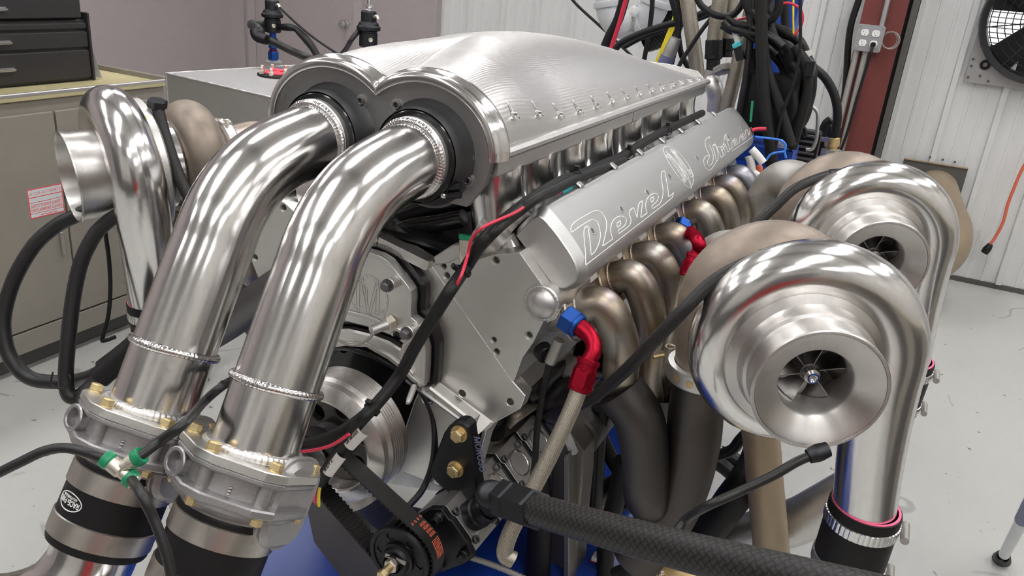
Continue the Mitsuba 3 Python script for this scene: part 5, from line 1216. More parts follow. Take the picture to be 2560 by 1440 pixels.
tc = thing('tool_chest', 'black steel tool chest with flat drawers on the cabinet top', 'tool chest')
TXF, TY1 = -2.06, 1.165
part(tc, 'case', bx((TXF - .36, .20, .974), (TXF - .012, TY1 - .004, 1.19), .005), 'toolbox_black')
part(tc, 'case', bx((TXF - .36, .20, 1.19), (TXF - .02, TY1 - .022, 1.50), .005), 'toolbox_black')
part(tc, 'side_panel', bx((TXF - .37, TY1 - .008, .974), (TXF + .006, TY1, 1.215), .003), 'toolbox_black')
for z0, z1, lock in ((.985, 1.085, True), (1.093, 1.150, False), (1.158, 1.180, False), (1.196, 1.262, False), (1.27, 1.34, False)):
    yy = TY1 - (.012 if z1 < 1.19 else .028)
    d = part(tc, 'drawer', bx((TXF - .014, .22, z0), (TXF, yy, z1), .004), 'toolbox_black')
    if z1 - z0 > .03:
        zz = z0 + (z1 - z0) * .45
        part(d, 'handle', join(bx((TXF, .60, zz), (TXF + .014, .86, zz + .006), .002), bx((TXF, .60, zz - .004), (TXF + .004, .86, zz + .010), .001)), 'chrome')
        part(d, 'label_holder', bx((TXF, .70, zz + .018), (TXF + .002, .80, zz + .032), .0005), 'paper')
    if lock: part(d, 'lock', lathe([(.0, .006), (.006, .006), (.011, .004), (.012, 0)][::-1], (TXF, .80, 1.055), (1, 0, 0), 24), 'nickel')
solo('paper_sheet', 'white sheet of paper leaning behind the tool chest', 'paper', plate([(-2.20, 1.19, .976), (-2.075, 1.21, .976), (-2.11, 1.185, 1.15), (-2.16, 1.183, 1.15)], .001), 'paper')

# aluminium tank, slightly turned, on a steel frame
TR = frame((0, 0, 1), (math.cos(math.radians(-7.8)), math.sin(math.radians(-7.8)), 0)); TO = A([-1.421, .928, 0])
tp = lambda x, y, z: TO + TR @ A([x, y, z])
tk = thing('fuel_tank', 'brushed aluminium box tank with welded edges and a red filler cap', 'tank')
metal('tank_alu', (.66, .655, .65), .22)
part(tk, 'shell', move(bx((0, 0, .66), (.545, .535, 1.10), .006), TR, TO), 'tank_alu')
cs = [(0, 0), (.545, 0), (.545, .535), (0, .535)]
for (a, b), (c, d) in zip(cs, cs[1:] + cs[:1]):
    part(tk, 'weld_bead', weld(A([tp(a, b, 1.098), tp(c, d, 1.098)]), False, .0036, .007, 1), 'satin', True)
    part(tk, 'weld_bead', weld(A([tp(a, b, .665), tp(a, b, 1.097)]), False, .0036, .007, 2), 'satin', True)
cap0 = A([-1.197, 1.189, 1.10])
cp_ = part(tk, 'filler_flange', lathe([(0, .0), (.066, .0), (.068, .002), (.068, .006), (.060, .009), (0, .009)][::-1], cap0, (0, 0, 1), 56), 'black_anod')
part(tk, 'filler_cap', lathe([(0, .018), (.010, .018), (.012, .016), (.040, .016), (.045, .012), (.046, .006)][::-1], cap0, (0, 0, 1), 56), 'glow_red', 30, label='red filler cap')
part('fuel_tank__filler_cap', 'grip', obox(cap0 + A([0, 0, .019]), (.06, .012, .008), None, .003), 'glow_red')
STUDN = stamp(join(lathe([(.0085, 0), (.0085, .004), (.006, .005), (.006, .022), (.004, .024), (0, .024)][::1], n=16)[:2], move(hexnut(.015, .009), None, (0, 0, .004))), 'nickel')
for k in range(8):
    a = 2 * math.pi * k / 8 + .3; put(tk, 'stud', STUDN, np.eye(3), cap0 + A([.057 * math.cos(a), .057 * math.sin(a), .006]))
tf = thing('tank_frame', 'dark steel frame carrying the metal tank', 'stand')
for x, y in ((.03, .03), (.515, .03), (.515, .505), (.03, .505)): part(tf, 'leg', move(bx((x - .02, y - .02, 0), (x + .02, y + .02, .655), .003), TR, TO), 'dark_plate')
for y in (.03, .505): part(tf, 'rail', move(bx((.0, y - .02, .62), (.545, y + .02, .657), .003), TR, TO), 'dark_plate')

def regulator(name, label, b, hgt, fit=True):
    """Black fuel pressure regulator standing on a blue adaptor; b its foot, hgt the height of the body's base."""
    t = thing('pressure_regulator', label, 'regulator'); b = A(b); z = hgt
    part(t, 'foot', lathe([(.030, 0), (.030, .004), (.022, .008), (.015, .010)], b, (0, 0, 1), 28), 'satin', 30)
    part(t, 'adaptor', join(move(hexnut(.034, .030), None, b + A([0, 0, .010])), lathe([(.012, .04), (.012, .05), (.016, .052), (.016, z - .030), (.012, z - .028), (.012, z)], b, (0, 0, 1), 28)[:2]), 'blue_anod', 30)
    part(t, 'ring', lathe([(.0125, .041), (.014, .042), (.014, .046), (.0125, .047)], b, (0, 0, 1), 28), 'red_anod')
    c = b + A([0, 0, z])
    part(t, 'body', lathe([(.020, -.01), (.0275, -.008), (.029, -.004), (.029, .034), (.027, .036), (.027, .040), (.037, .044), (.038, .047), (.038, .054), (.034, .057), (.030, .066), (.0245, .070), (.0245, .098), (.0225, .101), (.014, .102)], c, (0, 0, 1), 48), 'black_anod', 30)
    part(t, 'port_screw', move(socket(.007, .004), frame((.75, -.65, 0)), c + A([.0215, -.0185, .016])), 'nickel')
    part(t, 'adjuster', join(lathe([(.014, .100), (.014, .106), (.0095, .108), (.0095, .112)], c, (0, 0, 1), 24)[:2], move(hexnut(.020, .009), None, c + A([0, 0, .112])), lathe([(.0065, .12), (.0065, .15), (.004, .152), (0, .152)], c, (0, 0, 1), 18)[:2]), 'chrome', 30)
    for k in range(6):
        a = math.radians(60 * k + 15); put(t, 'socket_screw', SOCK, np.eye(3) * .7, c + A([.033 * math.cos(a), .033 * math.sin(a), .053]))
    part(t, 'vacuum_elbow', tube([c + A([.024, -.005, .086]), c + A([.037, -.008, .088]), c + A([.044, -.010, .080])], .006, 14), 'nickel', True)
    return c
RA = A(A((-1.434,1.432,1.100)))
c1_ = regulator('a', 'black fuel pressure regulator on a blue adaptor at the back corner of the metal tank', RA, .115)
RB = A(A((-0.921,1.300,1.229))); RB = A([RB[0], RB[1], 1.10])
c2_ = regulator('b', 'black fuel pressure regulator just behind the plenum, near the door knob', RB, A(A((-0.921,1.300,1.229)))[2] - 1.10)
t = thing('fuel_hose', 'black fuel hose bending down from the left port of the regulator on the tank', 'hose')
part(t, 'hose', tube([c1_ + A([-.03, -.01, .015]), c1_ + A([-.07, -.03, .012]), *[(-1.431,1.360,1.216),(-1.420,1.360,1.194),(-1.357,1.360,1.180),(-1.286,1.360,1.161),(-1.207,1.360,1.145)], A((-1.066,1.300,1.142))], [.014, .016, .017, .016, .0135, .0135, .0135, .0135], 24, 8), 'hose_rubber', True)
part(t, 'fitting', tube([(-1.440,1.345,1.219),(-1.426,1.345,1.197),(-1.383,1.345,1.188)], [.017, .020, .017], 20), 'black_anod', True)
t = thing('fuel_hose', 'black fuel hose with chrome fittings from the right port of the regulator on the tank', 'hose')
part(t, 'hose', tube([*[(-1.308,1.420,1.224),(-1.273,1.420,1.201),(-1.238,1.420,1.168),(-1.203,1.420,1.117)]], [.011, .014, .0125, .012], 20, 8), 'black_braid', uv=True)
part(t, 'fitting', tube([c1_ + A([.028, 0, .012]), *[(-1.349,1.420,1.233),(-1.320,1.420,1.231),(-1.296,1.420,1.217)]], [.010, .013, .010, .012], 20, 6), 'black_anod', True)
for lab, pts, r in (('thin black signal line from the regulator on the tank', [c1_ + A([.044, -.010, .080]), *[(-1.308,1.420,1.246),(-1.229,1.420,1.205),(-1.133,1.420,1.166)]], .004), ('thin black signal line from the regulator behind the plenum', [c2_ + A([-.02, -.01, .05]), *[(-0.949,1.250,1.243),(-0.967,1.250,1.216),(-0.987,1.250,1.192)]], .008)):
    solo('signal_line', lab, 'hose', tube(pts, r, 12, 8), 'hose_rubber', True)


# ------------------------------------------------------------------ wall fittings on the right
cl = thing('steel_column', 'red oxide painted steel building column', 'column')
part(cl, 'flange', bx((.365, 4.10, 0), (.585, 4.115, CEIL), .002), 'red_iron')
part(cl, 'web', bx((.465, 4.115, 0), (.485, 4.24, CEIL), .002), 'red_iron')
part(cl, 'flange', bx((.365, 4.235, 0), (.60, 4.25, CEIL), .002), 'dark_plate')
part(cl, 'base_plate', bx((.33, 4.02, 0), (.62, 4.25, .012), .002), 'dark_plate')
ob = thing('outlet_box', 'galvanised electrical box with four white receptacles on the red column', 'electrical outlet')
oc = A(A((0.435,4.070,1.304))); hw = .068
part(ob, 'box', bx((oc[0] - hw, 4.03, oc[2] - hw), (oc[0] + hw, 4.10, oc[2] + hw), .008), 'galv')
part(ob, 'cover', slab(Polygon([(oc[0] + a, oc[2] + b) for a, b in rrect(2 * hw + .004, 2 * hw + .004, .014)]), 4.024, 4.031, .002), 'galv')
for i, (a, b) in enumerate(((-.028, .027), (.028, .027), (-.028, -.027), (.028, -.027))):
    rc = Point(0, 0).buffer(.0205, 24).intersection(sbox(-.03, -.0172, .03, .0172))
    r_ = part(ob, 'receptacle', slab(affinity.translate(rc, oc[0] + a, oc[2] + b), 4.018, 4.026, .002), 'white_plastic')
    for q in (sbox(-.009, .001, -.0065, .010), sbox(.0062, .001, .0082, .009), Point(0, -.009).buffer(.0032, 8)):
        part(r_, 'slot', slab(affinity.translate(q, oc[0] + a, oc[2] + b), 4.0172, 4.0182), 'ink')
OBS = stamp(socket(.006, .004), 'dull_steel')
for a, b in ((-1, 1), (1, 1), (-1, -1), (1, -1)): put(ob, 'screw', OBS, frame((0, -1, 0)), (oc[0] + a * .056, 4.024, oc[2] + b * .056))
part(ob, 'plug', obox((oc[0] + .028, 4.000, oc[2] - .030), (.026, .036, .026), None, .006), 'black_plastic')
for lab, pts, r, m in (('galvanised conduit rising from the outlet box', [(oc[0] + .045, 4.07, oc[2] + .06), (oc[0] + .045, 4.07, CEIL)], .014, 'galv'),
                       ('grey conduit below the outlet box, the left of two', [(oc[0] - .05, 4.07, oc[2] - .06), (oc[0] - .05, 4.07, .05)], .016, 'dull_steel'),
                       ('grey conduit below the outlet box, the right of two', [(oc[0] - .005, 4.07, oc[2] - .06), (oc[0] - .005, 4.07, .05)], .016, 'dull_steel')):
    solo('conduit', lab, 'conduit', tube(pts, r, 18, curve=False), m, True)
solo('power_cord', 'black power cord hanging from the outlet box along the red column', 'cord', tube([(oc[0] + .028, 3.985, oc[2] - .035), (oc[0] + .026, 3.98, oc[2] - .10), (oc[0] + .012, 4.03, oc[2] - .3), (oc[0] + .0, 4.03, oc[2] - .55), (oc[0] - .05, 4.03, oc[2] - .9), (oc[0] - .06, 4.03, .3)], .008, 12), 'black_plastic', True)
solo('power_cord', 'thick black cable running down the left side of the red column', 'cord', tube([(0.333,4.120,1.513),(0.321,4.120,1.365),(0.333,4.120,1.237),(0.359,4.120,1.086),(0.377,4.120,0.931),(0.399,4.120,0.656)], .018, 16), 'black_plastic', True)
cw = thing('wire_coil', 'small coil of grey wire hung on the red column', 'wire')
for k in range(4): part(cw, 'loop', tube(circle(A(A((0.533,4.050,1.305))) + A([.004 * k, -.004 * k, 0]), (.2, 1, .1), .042 + .003 * (k % 2), 28), .0022, 8, curve=False), 'dull_steel', True)
# framed insulation strip beside the column
solo('dark_post', 'dark narrow steel post right beside the red column', 'post', bx((.605, 4.12, 0), (.635, 4.25, CEIL), .003), 'dark_plate')

fa = thing('wall_fan', 'black round wall fan with wire guard set into a metal plate', 'fan')
FC = A([1.262, 4.20, 1.475]); FR = .308
pt = Polygon([(FC[0] - .31, FC[2] - .35), (FC[0] + .36, FC[2] - .35), (FC[0] + .36, FC[2] + .36), (FC[0] - .31, FC[2] + .36)]).difference(Point(FC[0], FC[2]).buffer(FR - .03, 24))
part(fa, 'plate', slab(pt, 4.225, 4.235, .002), 'galv')
part(fa, 'ring', lathe([(FR - .03, .06), (FR - .03, -.05), (FR - .02, -.08), (FR + .005, -.085), (FR + .012, -.07), (FR + .012, .035)], FC, (0, 1, 0), 72), 'black_plastic', 30)
for k in range(1, 9): part(fa, 'guard_wire', tube(circle(FC + A([0, -.078, 0]), (0, 1, 0), FR * k / 9, 56).tolist() + [circle(FC + A([0, -.078, 0]), (0, 1, 0), FR * k / 9, 56)[0].tolist()], .0022, 6, curve=False), 'black_plastic', True)
for k in range(8):
    a = math.pi * k / 4 + .2; part(fa, 'guard_spoke', tube([FC + A([.05 * math.cos(a), -.08, .05 * math.sin(a)]), FC + A([FR * math.cos(a), -.08, FR * math.sin(a)])], .003, 6, curve=False), 'black_plastic', True)
part(fa, 'motor', lathe([(0, -.07), (.045, -.07), (.055, -.06), (.06, .0), (0, .0)], FC, (0, 1, 0), 32), 'black_plastic', 30)
for k in range(4):
    a = math.pi * k / 2 + .9; c, s_ = math.cos(a), math.sin(a); G = []
    for q in np.linspace(.05, FR - .04, 8):
        G.append([FC + A([q * c - w * s_, .01 + w * .25, q * s_ + w * c]) for w in np.linspace(-.045 - .15 * q, .045 + .10 * q, 6)])
    part(fa, 'blade', loft(A(G))[:2], 'black_plastic', True)
part(fa, 'shroud', slab(Point(FC[0], FC[2]).buffer(FR - .02, 32).difference(sbox(FC[0] - .272, FC[2] - .145, FC[0] + .25, FC[2] + .03)), 4.250, 4.254, .0005), 'black_plastic')
pk = part(fa, 'pane', bx((FC[0] - .28, 4.262, FC[2] - .15), (FC[0] + .26, 4.266, FC[2] + .035), .001), 'white_plastic', label='daylight behind the shutter slats')
scene[pk]['emitter'] = {'type': 'area', 'radiance': rgb([1.1, 1.12, 1.15])}
for k in range(7):
    part(fa, 'louvre', obox((FC[0] - .01, 4.257, FC[2] - .135 + .026 * k), (.52, .002, .006), None, .0005), 'galv')
part(fa, 'mount_ring', lathe([(.012, .0), (.026, .0), (.026, .012), (.012, .012)][::-1], A(A((1.032,4.220,1.226))) * A([1, 0, 1]) + A([0, 4.224, 0]), (0, -1, 0), 24), 'black_plastic')
for q in [(0.968,4.220,1.212),(0.968,4.220,1.248),(1.023,4.220,1.166),(1.068,4.220,1.144),(0.968,4.220,1.152)]: put(fa, 'screw', SOCK, frame((0, -1, 0)), A(q))

ep = thing('exhaust_wall_plate', 'dark square metal plate with a rusty exhaust pipe passing through the white wall', 'plate')
part(ep, 'plate', slab(Polygon([(.765, .34), (1.10, .34), (1.10, .665), (.765, .665)]), 4.225, 4.232, .002), 'dark_plate')
part(ep, 'top_flange', bx((.765, 4.215, .660), (1.10, 4.235, .668), .002), 'rusty_pipe')
for q in [(0.896,4.250,0.690),(0.963,4.250,0.688),(1.026,4.250,0.685)]: put(ep, 'screw', SOCK, frame((0, -1, 0)), A(q))
ee = thing('exhaust_elbow', 'brownish exhaust elbow coming out of the wall plate behind the rear turbocharger', 'exhaust pipe')
EP = [A((0.964,4.240,0.504)), A((0.967,4.100,0.505)), A((0.982,3.980,0.487)), A((1.008,3.860,0.452)), A((1.039,3.720,0.403)), A((1.031,3.600,0.345)), A((0.965,3.500,0.292)), A((0.823,3.400,0.266))]
part(ee, 'pipe', tube([A(q) for q in EP], [.125, .125, .122, .122, .128, .13, .128, .12], 48, 8), 'rusty_pipe', True)
ec = thing('extension_cord', 'orange extension cord hanging on the white wall with a black plug', 'cord')
part(ec, 'cable', tube([(1.368,4.180,0.813),(1.347,4.180,0.698),(1.340,4.180,0.607),(1.336,4.180,0.515),(1.341,4.180,0.411),(1.329,4.180,0.326),(1.310,4.180,0.262)], .0085, 14), 'orange_cord', True)
part(ec, 'plug', tube([(1.316,4.180,0.275),(1.307,4.180,0.244),(1.298,4.180,0.218)], [.014, .022, .020], 14), 'black_plastic', True)
sd = thing('stand_leg', 'pale round leg with a black rubber foot at the lower right edge', 'stand')
g0 = A(A((1.250,1.467,0.000))); g1 = A(A((1.127,0.910,0.514)))
part(sd, 'tube', tube([g0 + (g1 - g0) * .12, g1 + (g1 - g0) * 1.2], .014, 20, curve=False), 'label_grey', True)
part(sd, 'foot', lathe([(0, .0), (.024, .0), (.025, .006), (.020, .055), (.0155, .06)], g0, g1 - g0, 28), 'foot_rubber', 30)
part(sd, 'sleeve', tube([g0 + (g1 - g0) * .75, g0 + (g1 - g0) * 1.05], .0165, 20, curve=False), 'slate_blue', True)


# ------------------------------------------------------------------ plumbing and wiring hanging behind the engine
pp = thing('ventilation_pipe', 'grey plastic pipe tee hanging in front of the white wall behind the plenum', 'pipe')
part(pp, 'riser', tube([(-0.601,2.600,1.626),(-0.587,2.600,1.499),(-0.576,2.600,1.402),(-0.557,2.600,1.345),(-0.524,2.600,1.310)], [.062, .062, .062, .064, .066], 40, 8), 'pvc_grey', True)
part(pp, 'run', tube([(-0.554,2.600,1.324),(-0.496,2.600,1.306),(-0.433,2.600,1.320),(-0.390,2.600,1.354),(-0.367,2.600,1.413),(-0.361,2.600,1.485),(-0.377,2.600,1.640)], .062, 40, 8), 'pvc_grey', True)
for (p, q) in ((A((-0.575,2.600,1.398)), A((-0.571,2.600,1.379))), (A((-0.442,2.600,1.319)), A((-0.419,2.600,1.331))), (A((-0.368,2.600,1.398)), A((-0.362,2.600,1.425)))):
    part(pp, 'socket_rim', lathe([(.061, 0), (.070, .001), (.072, .006), (.072, .022), (.070, .027), (.061, .028)], A(p), A(q) - A(p), 48), 'pvc_grey', 30)
sol = thing('hose_barb', 'small white and steel valve fitting in front of the grey pipe', 'fitting')
part(sol, 'body', tube([(-0.434,2.520,1.386),(-0.434,2.520,1.363),(-0.435,2.520,1.347)], [.016, .016, .009], 16), 'white_plastic', True)
part(sol, 'tail', tube([(-0.438,2.530,1.353),(-0.433,2.530,1.334),(-0.436,2.530,1.307),(-0.448,2.530,1.287)], .008, 12), 'dull_steel', True)
solo('corrugated_duct', 'black corrugated duct beside the grey pipe', 'duct', tube([(-0.446,2.750,1.277),(-0.394,2.750,1.300),(-0.351,2.750,1.356),(-0.329,2.750,1.417),(-0.315,2.750,1.492),(-0.319,2.750,1.621)], .085, 32, 16, rib=.07), 'black_plastic', 40)

n_ = [0]
def cable(lab, pts, r, mt='loom', name='cable', cat='cable', sides=12, uv=False):
    solo(name, lab, cat, tube([A(p) for p in pts], r, sides, 10), mt, True, uv=uv)
cable('thin dark cable crossing the white ribbed wall to the left of the grey pipe', [(-1.209,3.600,1.413),(-1.125,3.600,1.334),(-0.965,3.600,1.230),(-0.832,3.600,1.142),(-0.700,3.600,1.053)], .008)
cable('black cable bundle with the red cable in front of the grey pipe', [(-0.366,2.200,1.505),(-0.377,2.200,1.418),(-0.391,2.200,1.343),(-0.416,2.200,1.281),(-0.433,2.200,1.226),(-0.445,2.200,1.186)], .020)
cable('red cable beside the black bundle at the grey pipe', [(-0.340,2.150,1.492),(-0.356,2.150,1.406),(-0.368,2.150,1.332),(-0.382,2.150,1.264),(-0.393,2.150,1.210)], .009, 'red_wire')
cable('black cable hanging in a curve right of the grey pipe', [(-0.243,2.100,1.485),(-0.233,2.100,1.403),(-0.231,2.100,1.333),(-0.232,2.100,1.276),(-0.235,2.100,1.217)], .009)
cable('black cable sagging from the harness down to the plenum', [(0.087,1.900,1.484),(0.031,1.900,1.427),(-0.044,1.900,1.386),(-0.123,1.900,1.356),(-0.204,1.900,1.321),(-0.272,1.900,1.279),(-0.295,1.900,1.235)], .012)
cable('second black cable sagging beside it to the plenum', [(0.103,1.950,1.486),(0.035,1.950,1.419),(-0.048,1.950,1.376),(-0.135,1.950,1.341),(-0.210,1.950,1.305),(-0.271,1.950,1.266)], .008)
cable('grey cable running from the harness down behind the plenum corner', [(0.108,1.750,1.473),(0.079,1.750,1.422),(0.044,1.750,1.364),(0.015,1.750,1.306),(-0.009,1.750,1.252),(-0.016,1.750,1.213)], .007, 'hose_rubber')
cable('black cable looping below the top edge beside the braided hoses', [(0.036,1.600,1.476),(0.067,1.600,1.439),(0.113,1.600,1.418),(0.160,1.600,1.423),(0.183,1.600,1.456),(0.182,1.600,1.489)], .010)
cable('black cable standing straight just left of the braided hoses', [(-0.112,1.850,1.479),(-0.073,1.850,1.394),(-0.051,1.850,1.319),(-0.032,1.850,1.270),(-0.002,1.850,1.234),(0.031,1.850,1.185)], .010)
cable('thin black cable beside the yellow strap', [(-0.079,1.820,1.481),(-0.048,1.820,1.372),(-0.049,1.820,1.295),(-0.054,1.820,1.242)], .007)
ys = thing('yellow_strap', 'flat yellow strap behind the plenum corner', 'strap')
yp = A([(-0.081,1.900,1.495),(-0.086,1.900,1.392),(-0.101,1.900,1.325),(-0.116,1.900,1.270),(-0.130,1.900,1.221)]); w_ = A([.011, 0, .004])
part(ys, 'band', loft(np.stack([spline(yp, 6) - w_, spline(yp, 6) - w_ + A([0, -.004, 0]), spline(yp, 6) + w_ + A([0, -.004, 0]), spline(yp, 6) + w_, spline(yp, 6) - w_], 1)), 'yellow', 30)
gl = thing('sensor_plug', 'grey round plug with a dark blue collar leaning behind the plenum corner', 'connector')
part(gl, 'body', tube([(-0.049,1.800,1.328),(-0.057,1.800,1.297),(-0.066,1.800,1.265)], [.018, .022, .022], 20), 'dull_steel', True)
part(gl, 'collar', tube([(-0.066,1.800,1.268),(-0.075,1.800,1.234)], .025, 20, curve=False), 'slate_blue', True)

# braided steel hoses coming down from above
for lab, pts, r in (('steel braided hose, leftmost of those hanging behind the plenum corner', [(-0.042,1.800,1.496),(-0.015,1.800,1.400),(0.013,1.800,1.316),(0.036,1.800,1.242),(0.055,1.800,1.166)], .024),
                    ('steel braided hose ending in the larger black fitting', [(0.095,1.700,1.506),(0.097,1.700,1.436),(0.098,1.700,1.377),(0.100,1.700,1.337)], .024),
                    ('steel braided hose ending in the shorter black fitting', [(0.116,1.750,1.508),(0.126,1.750,1.427),(0.127,1.750,1.379),(0.131,1.750,1.343)], .020),
                    ('steel braided hose slanting down to the rear end of the valve cover', [(0.208,1.650,1.503),(0.202,1.650,1.413),(0.196,1.650,1.319),(0.190,1.650,1.223),(0.184,1.650,1.136),(0.185,1.650,1.074)], .022)):
    cable(lab, pts, r, 'steel_braid', 'braided_hose', 'hose', 28, True)
for lab, pts, r in (('larger black hose fitting with an aluminium elbow behind the plenum corner', [(0.099,1.700,1.344),(0.104,1.700,1.294),(0.111,1.700,1.252)], .030), ('shorter black hose fitting beside the larger one', [(0.130,1.750,1.349),(0.133,1.750,1.319),(0.136,1.750,1.292)], .026)):
    t = thing('hose_end_fitting', lab, 'hose fitting'); pts = A(pts); d = pts[-1] - pts[0]; L = np.linalg.norm(d)
    part(t, 'socket', join(move(hexnut(r * 1.7, L * .55, 8), frame(d), pts[0])[:2], lathe([(r * .92, L * .5), (r * .92, L * .62), (r * .7, L * .66), (r * .7, L)], pts[0], d, 28)[:2]), 'black_anod', 30)
    if r > .028:
        part(t, 'elbow', tube([pts[-1], pts[-1] + A([0, 0, -.03]), *[(0.126,1.680,1.206),(0.140,1.680,1.170),(0.142,1.680,1.127)]], [.024, .026, .027, .026, .024], 28), 'satin', True)
        part(t, 'clamp_ring', move(hexnut(.055, .022), frame((.5, -.3, -1)), A(A((0.146,1.660,1.271)))), 'dull_steel')

# the black harness itself
H = [('thick black harness trunk curving over the dynamometer', [(0.240,1.550,1.504),(0.245,1.550,1.440),(0.268,1.550,1.399),(0.310,1.550,1.376),(0.354,1.550,1.354),(0.384,1.550,1.313),(0.402,1.550,1.271),(0.405,1.550,1.215),(0.400,1.550,1.157),(0.391,1.550,1.120)], .040),
     ('black harness branch inside the curve of the trunk', [(0.244,1.580,1.429),(0.292,1.580,1.357),(0.340,1.580,1.317),(0.366,1.580,1.264),(0.366,1.580,1.195),(0.349,1.580,1.133),(0.332,1.580,1.101)], .030),
     ('black harness branch crossing to the left below the top', [(0.161,1.500,1.405),(0.197,1.500,1.393),(0.238,1.500,1.386),(0.279,1.500,1.375),(0.329,1.500,1.348)], .022),
     ('straight black loom hanging past the end of the valve cover', [(0.254,1.450,1.504),(0.273,1.450,1.412),(0.293,1.450,1.319),(0.318,1.450,1.224),(0.346,1.450,1.138),(0.368,1.450,1.073),(0.379,1.450,1.028)], .017),
     ('black loom slanting across the harness', [(0.280,1.470,1.370),(0.305,1.470,1.298),(0.340,1.470,1.236),(0.375,1.470,1.174),(0.402,1.470,1.122),(0.416,1.470,1.095)], .016),
     ('black loom dropping along the inner harness', [(0.241,1.600,1.338),(0.264,1.600,1.249),(0.281,1.600,1.180),(0.281,1.600,1.132),(0.270,1.600,1.094)], .024),
     ('outer black loom of the harness curve', [(0.362,1.520,1.361),(0.400,1.520,1.317),(0.421,1.520,1.259),(0.422,1.520,1.192),(0.419,1.520,1.140),(0.415,1.520,1.079)], .014),
     ('grey plastic sleeve hanging straight down to the valve cover end', [(0.219,1.500,1.491),(0.236,1.500,1.408),(0.247,1.500,1.322),(0.251,1.500,1.244),(0.251,1.500,1.184),(0.250,1.500,1.152)], .010),
     ('black cable loop at the top of the harness', [(0.199,1.500,1.489),(0.220,1.500,1.449),(0.253,1.500,1.425),(0.286,1.500,1.424),(0.302,1.500,1.452),(0.298,1.500,1.498)], .012),
     ('black loom hanging at the right of the blue post', [(0.277,1.700,1.521),(0.293,1.700,1.444),(0.310,1.700,1.377),(0.326,1.700,1.320)], .012),
     ('thin black wire hanging down the right side of the harness', [(0.357,1.450,1.503),(0.375,1.450,1.423),(0.389,1.450,1.341),(0.388,1.450,1.266),(0.378,1.450,1.199),(0.375,1.450,1.131),(0.377,1.450,1.086)], .0045),
     ('black cable bowing from the harness to the brass valve', [(0.383,1.900,1.285),(0.430,1.900,1.254),(0.468,1.900,1.208),(0.491,1.900,1.154),(0.498,1.900,1.103),(0.498,1.900,1.084)], .014),
     ('black bent pipe beside the brass valve', [(0.471,2.000,1.113),(0.458,2.000,1.095),(0.455,2.000,1.056),(0.464,2.000,1.002),(0.471,2.000,0.962)], .016)]
def bundle(t, pts, R, r, n, seed):
    """A wiring trunk: n looms lying round one path, drifting a little along it."""
    g = random.Random(seed); p = spline(A(pts), 6); tg = np.gradient(p, axis=0)
    for k in range(n):
        a0, w = 2 * math.pi * k / n, g.uniform(-.5, .5); q = []
        for i, (c, d) in enumerate(zip(p, tg)):
            F = frame(d, (0, -1, .2)); a = a0 + w * i / 6 + .3 * math.sin(i * .5 + k)
            q.append(c + R * (F[:, 0] * math.cos(a) + F[:, 1] * math.sin(a)))
        part(t, 'loom', tube(A(q)[::2], r * g.uniform(.8, 1.15), 12, 4), 'loom' if k % 3 else 'black_plastic', True)
for i, (lab, pts, r) in enumerate(H):
    if r >= .022:
        t = thing('wiring_harness', lab, 'wiring'); bundle(t, pts, r * .62, r * .42, 6, i)
    else: cable(lab, pts, r, 'hose_rubber' if 'grey' in lab else 'loom', 'harness_loom', 'wiring', 16)
solo('control_box', 'black control box hidden among the harness at the back of the engine', 'box', bx((.25, 1.52, 1.10), (.40, 1.60, 1.28), .01), 'black_plastic')
cn = thing('wire_connector', 'black plug with teal locks hanging from a pale lead near the braided hoses', 'connector')
part(cn, 'lead', tube([(0.194,1.500,1.387),(0.204,1.500,1.369),(0.212,1.500,1.353)], .010, 10), 'tape_white', True)
part(cn, 'body', bar(A((0.211,1.500,1.348)), A((0.228,1.500,1.308)), .030, .022), 'black_plastic')
part(cn, 'lock', bar(A((0.209,1.490,1.355)), A((0.216,1.490,1.343)), .034, .024), 'teal')
cn = thing('wire_connector', 'black plug with teal locks hanging at the right of the harness', 'connector')
part(cn, 'body', bar(A((0.419,1.500,1.329)), A((0.420,1.500,1.288)), .030, .022), 'black_plastic')
part(cn, 'lock', bar(A((0.422,1.490,1.335)), A((0.422,1.490,1.324)), .034, .024), 'teal')
part(cn, 'tag', plate(A([(0.395,1.500,1.352),(0.411,1.500,1.358),(0.422,1.500,1.349),(0.409,1.500,1.339)]), .001), 'tape_white')
